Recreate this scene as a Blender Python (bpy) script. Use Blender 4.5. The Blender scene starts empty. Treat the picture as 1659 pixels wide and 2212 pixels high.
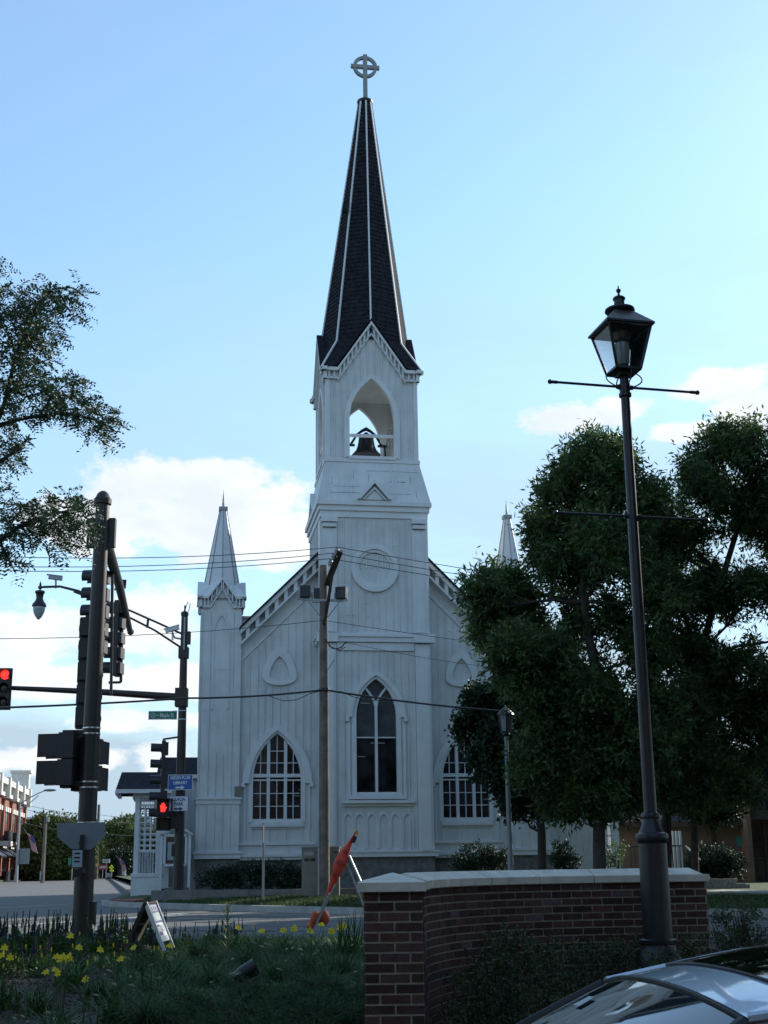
import bpy, math, random
import numpy as np
from mathutils import Vector, Matrix
R=math.radians
rnd=random.Random(7)
SC=bpy.context.scene
COL=SC.collection

# ------------------------------------------------------------------ camera
F=2813.0; PW,PH=1659.0,2212.0; CX,CY=829.5,1106.0; EYE=1.15
PITCH=math.atan2(762,F); ROLL=math.atan2(139.5,10386)
cam=bpy.data.cameras.new('camera'); camo=bpy.data.objects.new('camera',cam); COL.objects.link(camo)
cam.sensor_fit='VERTICAL'; cam.sensor_height=36.0; cam.lens=36.0*F/PH
cam.clip_start=0.05; cam.clip_end=6000
camo.matrix_world=Matrix.Translation((0,0,EYE))@Matrix.Rotation(math.pi/2+PITCH,4,'X')@Matrix.Rotation(-ROLL,4,'Z')
SC.camera=camo

def ray(x,y):
    a=(x-CX)/F; b=-(y-CY)/F
    c,s=math.cos(ROLL),math.sin(ROLL)
    a2=a*c+b*s; b2=-a*s+b*c
    cp,sp=math.cos(PITCH),math.sin(PITCH)
    return Vector((a2,cp-b2*sp,sp+b2*cp))
def at(x,y,Y):
    r=ray(x,y); k=Y/r.y
    return Vector((r.x*k,Y,EYE+r.z*k))

# ------------------------------------------------------------------ world / sun
SUN_AZ,SUN_EL=R(46),R(27)
w=bpy.data.worlds.new('World'); SC.world=w; w.use_nodes=True
nt=w.node_tree; nt.nodes.clear()
def N(t,**k):
    n=nt.nodes.new(t)
    for a,b in k.items(): setattr(n,a,b)
    return n
def lk(a,b): nt.links.new(a,b)
out=N('ShaderNodeOutputWorld'); bg=N('ShaderNodeBackground')
sky=N('ShaderNodeTexSky',sky_type='NISHITA',sun_disc=False)
sky.sun_elevation=SUN_EL; sky.sun_rotation=SUN_AZ; sky.altitude=200; sky.air_density=1.0; sky.dust_density=.35; sky.ozone_density=1.2
bg.inputs['Strength'].default_value=0.135
tc=N('ShaderNodeTexCoord')
# clouds: soft puffs fixed to directions in the sky, broken up by noise
def math_(op,a,b=None,c=None,clamp=False):
    n=N('ShaderNodeMath',operation=op,use_clamp=clamp)
    for i,v in enumerate((a,b,c)):
        if v is None: continue
        if isinstance(v,(int,float)): n.inputs[i].default_value=v
        else: lk(v,n.inputs[i])
    return n.outputs[0]
nz=N('ShaderNodeTexNoise'); nz.inputs['Scale'].default_value=17; nz.inputs['Detail'].default_value=12; nz.inputs['Roughness'].default_value=.62
mp=N('ShaderNodeMapping'); mp.inputs['Scale'].default_value=(1,1,1.7)
lk(tc.outputs['Generated'],mp.inputs[0]); lk(mp.outputs[0],nz.inputs['Vector'])
nz2=N('ShaderNodeTexNoise'); nz2.inputs['Scale'].default_value=2.6; nz2.inputs['Detail'].default_value=6; nz2.inputs['Roughness'].default_value=.55
mp2=N('ShaderNodeMapping'); mp2.inputs['Scale'].default_value=(1,1,3.4); mp2.inputs['Location'].default_value=(.3,.1,.35)
lk(tc.outputs['Generated'],mp2.inputs[0]); lk(mp2.outputs[0],nz2.inputs['Vector'])
puffs=[(330,1050,130,60),(470,1055,135,54),(250,1120,105,74),(590,1095,110,60),(420,1130,230,70),(150,1120,90,50),
 (60,1385,150,65),(320,1345,110,60),(170,1470,260,45),(300,1560,160,25),(600,1180,120,50),(1240,905,90,30),(1330,880,55,26),(1570,830,75,28),(1650,890,95,45),(1480,935,60,22),(80,1640,180,26),(360,1640,60,40)]
acc=None
for (px,py,rx,ry) in puffs:
    d=ray(px,py).normalized()
    sub=N('ShaderNodeVectorMath',operation='SUBTRACT'); lk(tc.outputs['Generated'],sub.inputs[0]); sub.inputs[1].default_value=d
    sc_=N('ShaderNodeVectorMath',operation='MULTIPLY'); lk(sub.outputs[0],sc_.inputs[0]); sc_.inputs[1].default_value=(F/rx,F/rx,F/ry)
    ln=N('ShaderNodeVectorMath',operation='LENGTH'); lk(sc_.outputs[0],ln.inputs[0])
    m=math_('SUBTRACT',1.25,ln.outputs['Value'])
    acc=m if acc is None else math_('MAXIMUM',acc,m)
acc=math_('MAXIMUM',acc,-1.0)
nn=math_('MULTIPLY_ADD',nz.outputs['Fac'],5.4,-2.75)
dens=math_('MULTIPLY',math_('ADD',math_('MULTIPLY',acc,1.6),nn),1.5,clamp=True)
dens=math_('SMOOTH_MIN',dens,1.0,.2)
# thin high haze veils, thicker low in the sky
sep=N('ShaderNodeSeparateXYZ'); lk(tc.outputs['Generated'],sep.inputs[0])
low=math_('SUBTRACT',1.0,math_('MULTIPLY',sep.outputs['Z'],2.1),clamp=True)
veil=math_('MULTIPLY',math_('MULTIPLY_ADD',nz2.outputs['Fac'],2.0,-.2,clamp=True),math_('MULTIPLY_ADD',low,1.25,.22),clamp=True)
alpha=math_('MULTIPLY',dens,.95,clamp=True)
cl=N('ShaderNodeMixRGB'); lk(alpha,cl.inputs[0])
tint=N('ShaderNodeMixRGB',blend_type='MULTIPLY'); tint.inputs[0].default_value=1; tint.inputs[2].default_value=(.87,1.03,1.05,1); lk(sky.outputs[0],tint.inputs[1])
vm=N('ShaderNodeMixRGB'); vm.inputs[2].default_value=(2.0,2.6,3.1,1); lk(math_('MULTIPLY',veil,1.0,clamp=True),vm.inputs[0]); lk(tint.outputs[0],vm.inputs[1])
lk(vm.outputs[0],cl.inputs[1])
cr_=N('ShaderNodeValToRGB'); cr_.color_ramp.elements[0].position=.35; cr_.color_ramp.elements[0].color=(.80,.86,.94,1); cr_.color_ramp.elements[1].position=.62; cr_.color_ramp.elements[1].color=(1,1,1,1)
nz3=N('ShaderNodeTexNoise'); nz3.inputs['Scale'].default_value=14; nz3.inputs['Detail'].default_value=5; lk(mp.outputs[0],nz3.inputs['Vector']); lk(nz3.outputs['Fac'],cr_.inputs[0])
cm=N('ShaderNodeVectorMath',operation='SCALE'); lk(cr_.outputs[0],cm.inputs[0]); cm.inputs['Scale'].default_value=4.1; lk(cm.outputs[0],cl.inputs[2])
CLOUD=cl
lk(cl.outputs[0],bg.inputs['Color']); lk(bg.outputs[0],out.inputs['Surface'])
sd=bpy.data.lights.new('sun','SUN'); so=bpy.data.objects.new('sun',sd); COL.objects.link(so)
sd.energy=3.2; sd.angle=R(.5); sd.color=(1,.93,.82)
sdir=Vector((math.sin(SUN_AZ)*math.cos(SUN_EL),math.cos(SUN_AZ)*math.cos(SUN_EL),math.sin(SUN_EL)))
so.rotation_euler=sdir.to_track_quat('Z','Y').to_euler()
so.location=(30,-10,40)
SC.view_settings.view_transform='Standard'; SC.view_settings.look='None'
SC.view_settings.gamma=1; SC.view_settings.exposure=1.0

# ------------------------------------------------------------------ materials
def mat(name,col,rough=.6,metal=0.0,var=.12,scale=3.0,bump=0.0,bscale=20,spec=.5,trans=0,emit=None,estr=1,attr=None,coat=0,col2=None,det=5):
    m=bpy.data.materials.new(name); m.use_nodes=True
    t=m.node_tree; b=t.nodes['Principled BSDF']
    b.inputs['Roughness'].default_value=rough; b.inputs['Metallic'].default_value=metal
    b.inputs['Specular IOR Level'].default_value=spec
    if coat: b.inputs['Coat Weight'].default_value=coat; b.inputs['Coat Roughness'].default_value=.04
    tcn=t.nodes.new('ShaderNodeTexCoord')
    n=t.nodes.new('ShaderNodeTexNoise'); n.inputs['Scale'].default_value=scale; n.inputs['Detail'].default_value=det; n.inputs['Roughness'].default_value=.6
    t.links.new(tcn.outputs['Object'],n.inputs['Vector'])
    r=t.nodes.new('ShaderNodeValToRGB')
    c=Vector(col[:3]); c2=Vector(col2) if col2 else None
    lo=c*(1-var*1.6); hi=c*(1+var) if c2 is None else c2
    r.color_ramp.elements[0].position=.3; r.color_ramp.elements[1].position=.7
    r.color_ramp.elements[0].color=(*lo,1); r.color_ramp.elements[1].color=(*[min(1,v) for v in hi],1)
    t.links.new(n.outputs['Fac'],r.inputs[0])
    src=r.outputs[0]
    if attr:
        a=t.nodes.new('ShaderNodeAttribute'); a.attribute_name=attr
        mx=t.nodes.new('ShaderNodeMixRGB'); mx.blend_type='MULTIPLY'; mx.inputs[0].default_value=1
        t.links.new(src,mx.inputs[1]); t.links.new(a.outputs['Color'],mx.inputs[2]); src=mx.outputs[0]
    t.links.new(src,b.inputs['Base Color'])
    if bump:
        n2=t.nodes.new('ShaderNodeTexNoise'); n2.inputs['Scale'].default_value=bscale; n2.inputs['Detail'].default_value=6
        t.links.new(tcn.outputs['Object'],n2.inputs['Vector'])
        bp=t.nodes.new('ShaderNodeBump'); bp.inputs['Strength'].default_value=bump; bp.inputs['Distance'].default_value=.02
        t.links.new(n2.outputs['Fac'],bp.inputs['Height']); t.links.new(bp.outputs[0],b.inputs['Normal'])
    if emit:
        b.inputs['Emission Color'].default_value=(*emit,1); b.inputs['Emission Strength'].default_value=estr
    if trans:
        tr=t.nodes.new('ShaderNodeBsdfTranslucent'); t.links.new(src,tr.inputs['Color'])
        ms=t.nodes.new('ShaderNodeMixShader'); ms.inputs[0].default_value=trans
        o=[x for x in t.nodes if x.type=='OUTPUT_MATERIAL'][0]
        t.links.new(b.outputs[0],ms.inputs[1]); t.links.new(tr.outputs[0],ms.inputs[2]); t.links.new(ms.outputs[0],o.inputs['Surface'])
    return m
def glassmat(name,col,rough=.03,alpha=.35):
    m=bpy.data.materials.new(name); m.use_nodes=True; t=m.node_tree; t.nodes.clear()
    o=t.nodes.new('ShaderNodeOutputMaterial'); g=t.nodes.new('ShaderNodeBsdfGlossy'); g.inputs['Roughness'].default_value=rough
    tr=t.nodes.new('ShaderNodeBsdfTransparent'); tr.inputs[0].default_value=(*col,1)
    fr=t.nodes.new('ShaderNodeFresnel'); fr.inputs[0].default_value=1.5
    n=t.nodes.new('ShaderNodeTexNoise'); n.inputs['Scale'].default_value=8
    df=t.nodes.new('ShaderNodeBsdfDiffuse'); df.inputs[0].default_value=(.3,.33,.33,1)
    m0=t.nodes.new('ShaderNodeMixShader'); mm=t.nodes.new('ShaderNodeMath'); mm.operation='MULTIPLY'; mm.inputs[1].default_value=alpha
    t.links.new(n.outputs['Fac'],mm.inputs[0]); t.links.new(mm.outputs[0],m0.inputs[0])
    t.links.new(tr.outputs[0],m0.inputs[1]); t.links.new(df.outputs[0],m0.inputs[2])
    ms=t.nodes.new('ShaderNodeMixShader'); t.links.new(fr.outputs[0],ms.inputs[0]); t.links.new(m0.outputs[0],ms.inputs[1]); t.links.new(g.outputs[0],ms.inputs[2])
    t.links.new(ms.outputs[0],o.inputs[0]); return m
def brickmat(name,c1,c2,mortar,scale=1.0,bw=.2,bh=.0677,ms=.01,uaxis=0):
    m=bpy.data.materials.new(name); m.use_nodes=True; t=m.node_tree; b=t.nodes['Principled BSDF']; b.inputs['Roughness'].default_value=.85
    tcn=t.nodes.new('ShaderNodeTexCoord'); s=t.nodes.new('ShaderNodeSeparateXYZ'); c=t.nodes.new('ShaderNodeCombineXYZ')
    t.links.new(tcn.outputs['Object'],s.inputs[0])
    ad=t.nodes.new('ShaderNodeMath'); ad.operation='ADD'; t.links.new(s.outputs[0],ad.inputs[0]); t.links.new(s.outputs[1],ad.inputs[1])
    t.links.new(ad.outputs[0],c.inputs[0]); t.links.new(s.outputs[2],c.inputs[1])
    br=t.nodes.new('ShaderNodeTexBrick'); t.links.new(c.outputs[0],br.inputs['Vector'])
    br.inputs['Scale'].default_value=scale; br.inputs['Brick Width'].default_value=bw; br.inputs['Row Height'].default_value=bh; br.inputs['Mortar Size'].default_value=ms
    br.inputs['Color1'].default_value=(*c1,1); br.inputs['Color2'].default_value=(*c2,1); br.inputs['Mortar'].default_value=(*mortar,1)
    n=t.nodes.new('ShaderNodeTexNoise'); n.inputs['Scale'].default_value=1.5; n.inputs['Detail'].default_value=6
    t.links.new(tcn.outputs['Object'],n.inputs['Vector'])
    mx=t.nodes.new('ShaderNodeMixRGB'); mx.blend_type='MULTIPLY'; mx.inputs[0].default_value=.5
    t.links.new(br.outputs[0],mx.inputs[1]); t.links.new(n.outputs['Fac'],mx.inputs[2]); t.links.new(mx.outputs[0],b.inputs['Base Color'])
    return m
M={}
M['white']=mat('white_paint',(.64,.66,.665),.55,var=.09,scale=.9,bump=.25,bscale=9)
def add_weather(m):
    t=m.node_tree; b=t.nodes['Principled BSDF']; src=b.inputs['Base Color'].links[0].from_socket
    tcn=[x for x in t.nodes if x.type=='TEX_COORD'][0]
    mp=t.nodes.new('ShaderNodeMapping'); mp.inputs['Scale'].default_value=(3.5,3.5,.35); t.links.new(tcn.outputs['Object'],mp.inputs[0])
    n=t.nodes.new('ShaderNodeTexNoise'); n.inputs['Scale'].default_value=1.6; n.inputs['Detail'].default_value=8; n.inputs['Roughness'].default_value=.7
    t.links.new(mp.outputs[0],n.inputs['Vector'])
    r=t.nodes.new('ShaderNodeValToRGB'); r.color_ramp.elements[0].position=.36; r.color_ramp.elements[0].color=(.68,.65,.60,1); r.color_ramp.elements[1].position=.56; r.color_ramp.elements[1].color=(1,1,1,1)
    t.links.new(n.outputs['Fac'],r.inputs[0])
    mx=t.nodes.new('ShaderNodeMixRGB'); mx.blend_type='MULTIPLY'; mx.inputs[0].default_value=.26
    t.links.new(src,mx.inputs[1]); t.links.new(r.outputs[0],mx.inputs[2]); t.links.new(mx.outputs[0],b.inputs['Base Color'])
add_weather(M['white'])
M['trim']=mat('white_trim',(.66,.68,.69),.5,var=.05,scale=2,bump=.1)
M['seam']=mat('joint_shade_grey',(.33,.35,.37),.8,var=.1)  # skirt board joints, and painted shadow lines beside the battens
M['rust']=mat('rust_stain',(.30,.17,.08),.9,var=.3,scale=20)
M['stone']=mat('grey_foundation_stone',(.16,.16,.155),.9,var=.25,scale=5,bump=.6)
M['roof']=mat('dark_shingle',(.020,.021,.028),.9,var=.45,scale=7,bump=.5,bscale=14,spec=.2)
M['glass']=mat('dark_window_glass',(.006,.008,.010),.12,var=.5,scale=1.1,spec=.35,col2=(.045,.045,.05),det=2)
M['glassup']=mat('grey_window_glass',(.055,.065,.075),.3,var=.3,scale=2.5,spec=.4)
M['steel']=mat('dark_brown_steel',(.036,.029,.025),.45,metal=.25,var=.15,scale=4)
M['black']=mat('black_paint',(.014,.014,.017),.4,var=.15,scale=6)
M['signalbody']=mat('signal_body',(.022,.02,.022),.5,var=.15)
M['lampgreen']=mat('dark_bronze_paint',(.026,.026,.029),.38,var=.25,scale=5,metal=.2,bump=.05)
M['lamproof']=mat('lamp_roof_bronze',(.10,.09,.085),.42,metal=.35,var=.12,scale=3)
M['galv']=mat('galvanized_steel',(.30,.32,.33),.45,metal=.5,var=.15,scale=6)
M['chrome']=mat('bright_band',(.65,.66,.66),.3,metal=.8,var=.1)
M['wood']=mat('weathered_pole_wood',(.17,.145,.125),.9,var=.28,scale=2.5,bump=.7,bscale=25)
M['wooddk']=mat('brown_timber',(.045,.03,.022),.85,var=.25,scale=5,bump=.4)
M['concrete']=mat('concrete',(.34,.33,.31),.9,var=.16,scale=2,bump=.3)
M['concdark']=mat('aged_concrete',(.16,.155,.145),.9,var=.22,scale=2.5,bump=.4)
M['cap']=mat('limestone_cap',(.64,.60,.52),.8,var=.14,scale=6,bump=.25,bscale=40)
M['mortar']=mat('mortar',(.36,.32,.26),.95,var=.15,scale=14,bump=.5,bscale=60)
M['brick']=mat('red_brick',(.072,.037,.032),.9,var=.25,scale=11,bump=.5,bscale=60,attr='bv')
M['asphalt']=mat('asphalt',(.105,.105,.103),.9,var=.16,scale=.8,bump=.35,bscale=50,det=10)
M['asphalt2']=mat('lot_asphalt',(.06,.06,.06),.9,var=.2,scale=2,bump=.3,bscale=50)
M['linepaint']=mat('road_paint',(.38,.38,.36),.8,var=.25,scale=9)
M['redpad']=mat('red_paving',(.30,.09,.07),.85,var=.2,scale=6)
M['grass']=mat('lawn',(.045,.075,.022),.95,var=.35,scale=6,bump=.8,bscale=60,col2=(.06,.10,.028))
M['blade']=mat('grass_blades',(.050,.088,.022),.8,var=.4,scale=5,trans=.25)
M['mulch']=mat('bark_mulch',(.034,.024,.019),.95,var=.45,scale=16,bump=1,bscale=55)
M['chip']=mat('mulch_chip',(.075,.055,.042),.95,var=.5,scale=25)
M['leafash']=mat('ash_leaf',(.052,.115,.045),.5,var=.5,scale=2.5,trans=.45,col2=(.115,.19,.055),spec=.45)
M['leafdark']=mat('dark_maple_leaf',(.022,.045,.022),.6,var=.3,scale=2,trans=.12,spec=.3)
M['leaflocust']=mat('locust_leaf',(.03,.068,.032),.6,var=.3,scale=3,trans=.2,col2=(.045,.095,.04))
M['leafyew']=mat('hedge_leaf',(.045,.075,.035),.6,var=.4,scale=5,trans=.2,col2=(.075,.11,.04),spec=.4)
M['leaffar']=mat('far_tree_leaf',(.06,.105,.03),.8,var=.35,scale=.5,trans=.15,col2=(.12,.15,.035))
M['juniper']=mat('juniper_needles',(.035,.09,.03),.75,var=.35,scale=4,trans=.1)
M['bark']=mat('tree_bark',(.05,.042,.035),.95,var=.3,scale=6,bump=1,bscale=18)
M['lily']=mat('daylily_leaf',(.045,.11,.02),.6,var=.3,scale=4,trans=.25)
M['yellow']=mat('yellow_petal',(.82,.66,.02),.5,var=.1,scale=10,trans=.35)
M['purple']=mat('purple_floret',(.085,.045,.17),.7,var=.3,scale=10,trans=.2)
M['fgrass']=mat('fountain_grass',(.045,.10,.025),.7,var=.3,scale=4,trans=.2)
M['plume']=mat('grass_plume',(.26,.27,.17),.8,var=.2)
M['orange']=mat('orange_sign_cloth',(.72,.075,.035),.55,var=.18,scale=7,trans=.15)
M['orangedk']=mat('orange_black_print',(.36,.04,.03),.6,var=.2,scale=8)
M['orangebase']=mat('orange_rubber',(.48,.075,.03),.6,var=.25,scale=5)
M['amber']=mat('amber_plastic',(.75,.28,.02),.4,var=.1)
M['signgrey']=mat('sign_back_aluminium',(.19,.215,.23),.5,metal=.3,var=.08,scale=5)
M['signwhite']=mat('sign_white',(.62,.64,.66),.5,var=.05)
M['signblue']=mat('sign_blue',(.015,.085,.33),.45,var=.08)
M['signgreen']=mat('sign_green',(.008,.17,.095),.45,var=.08)
M['navy']=mat('navy_print',(.03,.035,.17),.5,var=.12)
M['palegray']=mat('faded_print',(.36,.42,.45),.6,var=.15,scale=30)
M['redlit']=mat('lit_red_lens',(.6,.02,.02),.3,var=.1,emit=(1,.04,.03),estr=.8)
M['reddark']=mat('unlit_lens',(.035,.025,.02),.2,var=.2)
M['lampglobe']=mat('frosted_lamp_glass',(.33,.38,.40),.15,var=.15,scale=10)
M['clearg']=glassmat('lantern_glass',(.96,.98,.99),.03,.05)
M['bellm']=mat('cast_bell_metal',(.018,.02,.022),.45,metal=.4,var=.2)
M['beige']=mat('beige_cabinet',(.20,.19,.155),.6,var=.12,scale=4)
M['carpaint']=mat('blue_grey_car_paint',(.42,.50,.60),.34,metal=.25,var=.03,scale=2,coat=1,spec=.6)
M['carglass']=mat('car_glass',(.010,.020,.022),.03,var=.2,spec=1.0,coat=.6)
M['sunroof']=mat('sunroof_glass',(.004,.005,.006),.03,var=.2,spec=.6)
M['rubber']=mat('black_rubber',(.012,.012,.013),.6,var=.1)
M['rim']=mat('alloy_rim',(.35,.36,.37),.3,metal=.8,var=.1)
M['tail']=mat('red_lamp_plastic',(.3,.01,.01),.2,var=.1)
M['sunbrick']=brickmat('tan_brick',(.15,.095,.06),(.19,.115,.075),(.15,.125,.10))
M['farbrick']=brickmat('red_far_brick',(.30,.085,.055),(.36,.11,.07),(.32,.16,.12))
M['cream']=mat('cream_stone',(.62,.60,.55),.8,var=.1,scale=3)
M['greyside']=mat('grey_siding',(.30,.31,.31),.8,var=.12)
M['flagred']=mat('flag_red',(.45,.05,.06),.7,var=.05); M['flagblue']=mat('flag_blue',(.04,.05,.16),.7,var=.05); M['flagwhite']=mat('flag_white',(.7,.7,.7),.7,var=.05)
M['dyellow']=mat('fluorescent_yellow',(.62,.72,.03),.5,var=.05)
M['teal']=mat('teal_sign',(.01,.22,.17),.5,var=.1); M['awnred']=mat('red_awning',(.42,.06,.06),.7,var=.1); M['awnblue']=mat('blue_awning',(.10,.16,.30),.7,var=.1)
M['skyglass']=mat('sky_reflecting_glass',(.02,.03,.04),.06,var=.3,scale=1.5,spec=.9)

# ------------------------------------------------------------------ mesh builder
class MB:
    def __init__(s): s.v=[]; s.f=[]; s.c=None
    def quad(s,*p):
        i=len(s.v); s.v+= [tuple(q) for q in p]; s.f.append(tuple(range(i,i+len(p)))); return s
    def box(s,x0,x1,y0,y1,z0,z1,T=None):
        P=[(x0,y0,z0),(x1,y0,z0),(x1,y1,z0),(x0,y1,z0),(x0,y0,z1),(x1,y0,z1),(x1,y1,z1),(x0,y1,z1)]
        if T: P=[tuple(T(*p)) for p in P]
        i=len(s.v); s.v+=P
        s.f+=[tuple(i+k for k in q) for q in ((0,3,2,1),(4,5,6,7),(0,1,5,4),(1,2,6,5),(2,3,7,6),(3,0,4,7))]; return s
    def prism(s,pts,a,b,ax='y',T=None):
        # pts: 2D polygon (ccw); extruded from a to b along axis
        def mk(p,t):
            q={'y':(p[0],t,p[1]),'z':(p[0],p[1],t),'x':(t,p[0],p[1])}[ax]
            return tuple(T(*q)) if T else q
        n=len(pts); i=len(s.v); s.v+=[mk(p,a) for p in pts]+[mk(p,b) for p in pts]
        s.f.append(tuple(range(i,i+n))); s.f.append(tuple(range(i+2*n-1,i+n-1,-1)))
        for k in range(n): s.f.append((i+k,i+n+k,i+n+(k+1)%n,i+(k+1)%n))
        return s
    def tube(s,pts,r,n=8,cap=True,T=None):
        pts=[Vector(p) for p in pts]; rs=r if isinstance(r,(list,tuple)) else [r]*len(pts)
        i=len(s.v); up=None
        for k,p in enumerate(pts):
            d=(pts[min(k+1,len(pts)-1)]-pts[max(k-1,0)])
            if d.length<1e-9: d=Vector((0,0,1))
            d.normalize()
            if up is None: up=Vector((0,0,1)) if abs(d.z)<.9 else Vector((1,0,0))
            a=d.cross(up)
            if a.length<1e-6: a=d.cross(Vector((0,1,0)))
            a.normalize(); b=a.cross(d).normalized(); up=b
            for j in range(n):
                t=2*math.pi*(j+.5)/n; q=p+(a*math.cos(t)+b*math.sin(t))*rs[k]
                s.v.append(tuple(T(*q)) if T else tuple(q))
        for k in range(len(pts)-1):
            for j in range(n):
                s.f.append((i+k*n+j,i+k*n+(j+1)%n,i+(k+1)*n+(j+1)%n,i+(k+1)*n+j))
        if cap:
            s.f.append(tuple(range(i+n-1,i-1,-1))); e=i+(len(pts)-1)*n; s.f.append(tuple(range(e,e+n)))
        return s
    def beam(s,a,b,wx,wz,up=(0,0,1)):
        a=Vector(a);b=Vector(b);d=(b-a).normalized();u=Vector(up)
        x=d.cross(u)
        if x.length<1e-5: x=d.cross(Vector((0,1,0)))
        x.normalize(); z=x.cross(d).normalized()
        P=[]
        for e in (a,b):
            for sx,sz in ((-1,-1),(1,-1),(1,1),(-1,1)): P.append(tuple(e+x*sx*wx/2+z*sz*wz/2))
        i=len(s.v); s.v+=P
        s.f+=[tuple(i+k for k in q) for q in ((0,1,2,3),(7,6,5,4),(0,4,5,1),(1,5,6,2),(2,6,7,3),(3,7,4,0))]; return s
    def lathe(s,prof,c=(0,0,0),n=16,T=None):
        i=len(s.v)
        for (r,z) in prof:
            for j in range(n):
                t=2*math.pi*(j+.5)/n; q=(c[0]+r*math.cos(t),c[1]+r*math.sin(t),c[2]+z)
                s.v.append(tuple(T(*q)) if T else q)
        for k in range(len(prof)-1):
            for j in range(n): s.f.append((i+k*n+j,i+k*n+(j+1)%n,i+(k+1)*n+(j+1)%n,i+(k+1)*n+j))
        s.f.append(tuple(range(i+n-1,i-1,-1))); e=i+(len(prof)-1)*n; s.f.append(tuple(range(e,e+n)))
        return s
    def build(s,name,m,parent=None,smooth=False):
        me=bpy.data.meshes.new(name); me.from_pydata(s.v,[],s.f); me.materials.append(M[m] if isinstance(m,str) else m)
        if s.c is not None:
            a=me.color_attributes.new('bv','FLOAT_COLOR','POINT'); a.data.foreach_set('color',np.array(s.c,dtype=np.float32).ravel())
        if smooth:
            me.polygons.foreach_set('use_smooth',[True]*len(me.polygons))
            if hasattr(me,'set_sharp_from_angle'): me.set_sharp_from_angle(angle=R(38))
        me.update()
        o=bpy.data.objects.new(name,me); COL.objects.link(o)
        if parent is not None: o.parent=parent
        return o
def tag(o,label=None,cat=None,group=None,kind=None):
    if label: o['label']=label
    if cat: o['category']=cat
    if group: o['group']=group
    if kind: o['kind']=kind
    return o
def thing(name,label,cat,loc=(0,0,0),rz=0,group=None):
    o=bpy.data.objects.new(name,None); COL.objects.link(o); o.empty_display_size=.2
    o.location=loc; o.rotation_euler=(0,0,rz); return tag(o,label,cat,group)
def kids(o): return [c for c in bpy.data.objects if c.parent==o]
def copy_tree(o,parent=None):
    c=o.copy(); COL.objects.link(c); c.parent=parent
    for k in kids(o): copy_tree(k,c)
    return c
def quads_mesh(name,V,m,parent=None,nper=4,attr=None):
    # V: (n*nper,3) numpy
    n=len(V)//nper
    me=bpy.data.meshes.new(name); me.vertices.add(len(V)); me.vertices.foreach_set('co',V.astype(np.float32).ravel())
    me.loops.add(len(V)); me.loops.foreach_set('vertex_index',np.arange(len(V),dtype=np.int32))
    me.polygons.add(n); me.polygons.foreach_set('loop_start',np.arange(0,len(V),nper,dtype=np.int32)); me.polygons.foreach_set('loop_total',np.full(n,nper,dtype=np.int32))
    me.materials.append(M[m]); me.update(calc_edges=True); me.validate()
    o=bpy.data.objects.new(name,me); COL.objects.link(o)
    if parent is not None: o.parent=parent
    return o
def text(s,size,m,parent,T,name='lettering',align='CENTER',extrude=.002,bold=0,xs=1):
    cu=bpy.data.curves.new(name,'FONT'); cu.body=s; cu.size=size; cu.align_x=align; cu.align_y='CENTER'; cu.extrude=extrude; cu.offset=bold
    o=bpy.data.objects.new('tmp',cu); COL.objects.link(o)
    me=bpy.data.meshes.new_from_object(o.evaluated_get(bpy.context.evaluated_depsgraph_get())); bpy.data.objects.remove(o)
    me.materials.clear(); me.materials.append(M[m])
    me.transform(T@Matrix.Diagonal((xs,1,1,1)))
    q=bpy.data.objects.new(name,me); COL.objects.link(q); q.parent=parent; return q
FR=Matrix(((1,0,0,0),(0,0,-1,0),(0,1,0,0),(0,0,0,1)))  # text plane -> faces -Y

# ------------------------------------------------------------------ terrain
def bedz(y):
    if y<7: return -.56
    if y<8.5: return -.56+.18*(y-7)/1.5
    if y<20: return -.38+.38*(y-8.5)/11.5
    return 0.0
g=MB(); ys=[-400,5.5,7.0,8.5,20,3500]; zs=[-.62,-.62,-.60,-.44,-.06,-.06]
for i in range(5): g.quad((-3000,ys[i],zs[i]),(3000,ys[i],zs[i]),(3000,ys[i+1],zs[i+1]),(-3000,ys[i+1],zs[i+1]))
tag(g.build('ground','grass'),kind='structure')
NEAR=[(-90,44),(-30,29),(-12,24.6),(-4,22.6),(0,21.6),(8,19.6),(60,6.6)]
KERB=[(-8.6,45.2),(-9.15,44.0),(-8.8,42.9),(-7.6,41.0),(-4.6,37.2),(-.6,32.8),(4,30.2),(10,27.6),(60,12)]
TH=R(9.2); ax=Vector((math.cos(TH),math.sin(TH),0)); bx=Vector((-math.sin(TH),math.cos(TH),0))
g=MB(); road=[(-90,44),(-30,29),(-12,24.6),(-4,22.6),(0,21.6),(8,19.6),(60,6.6),(60,12),(10,27.6),(4,30.2),(-.6,32.8),(-4.6,37.2),(-7.6,41.0),(-8.8,42.9),(-9.15,44),(-8.6,45.2),(-12,64),(-30,150),(-70,400),(-110,400),(-55,160),(-62,140),(-140,130)]
g.f.append(tuple(range(len(road)))); g.v=[(x,y,0) for x,y in road]
tag(g.build('road','asphalt'),kind='structure')
g=MB(); g.quad((-40,-40,-.55),(60,-40,-.55),(60,6.9,-.55),(-40,6.9,-.55)); tag(g.build('parking_lot_surface','asphalt2'),kind='structure')
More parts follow.
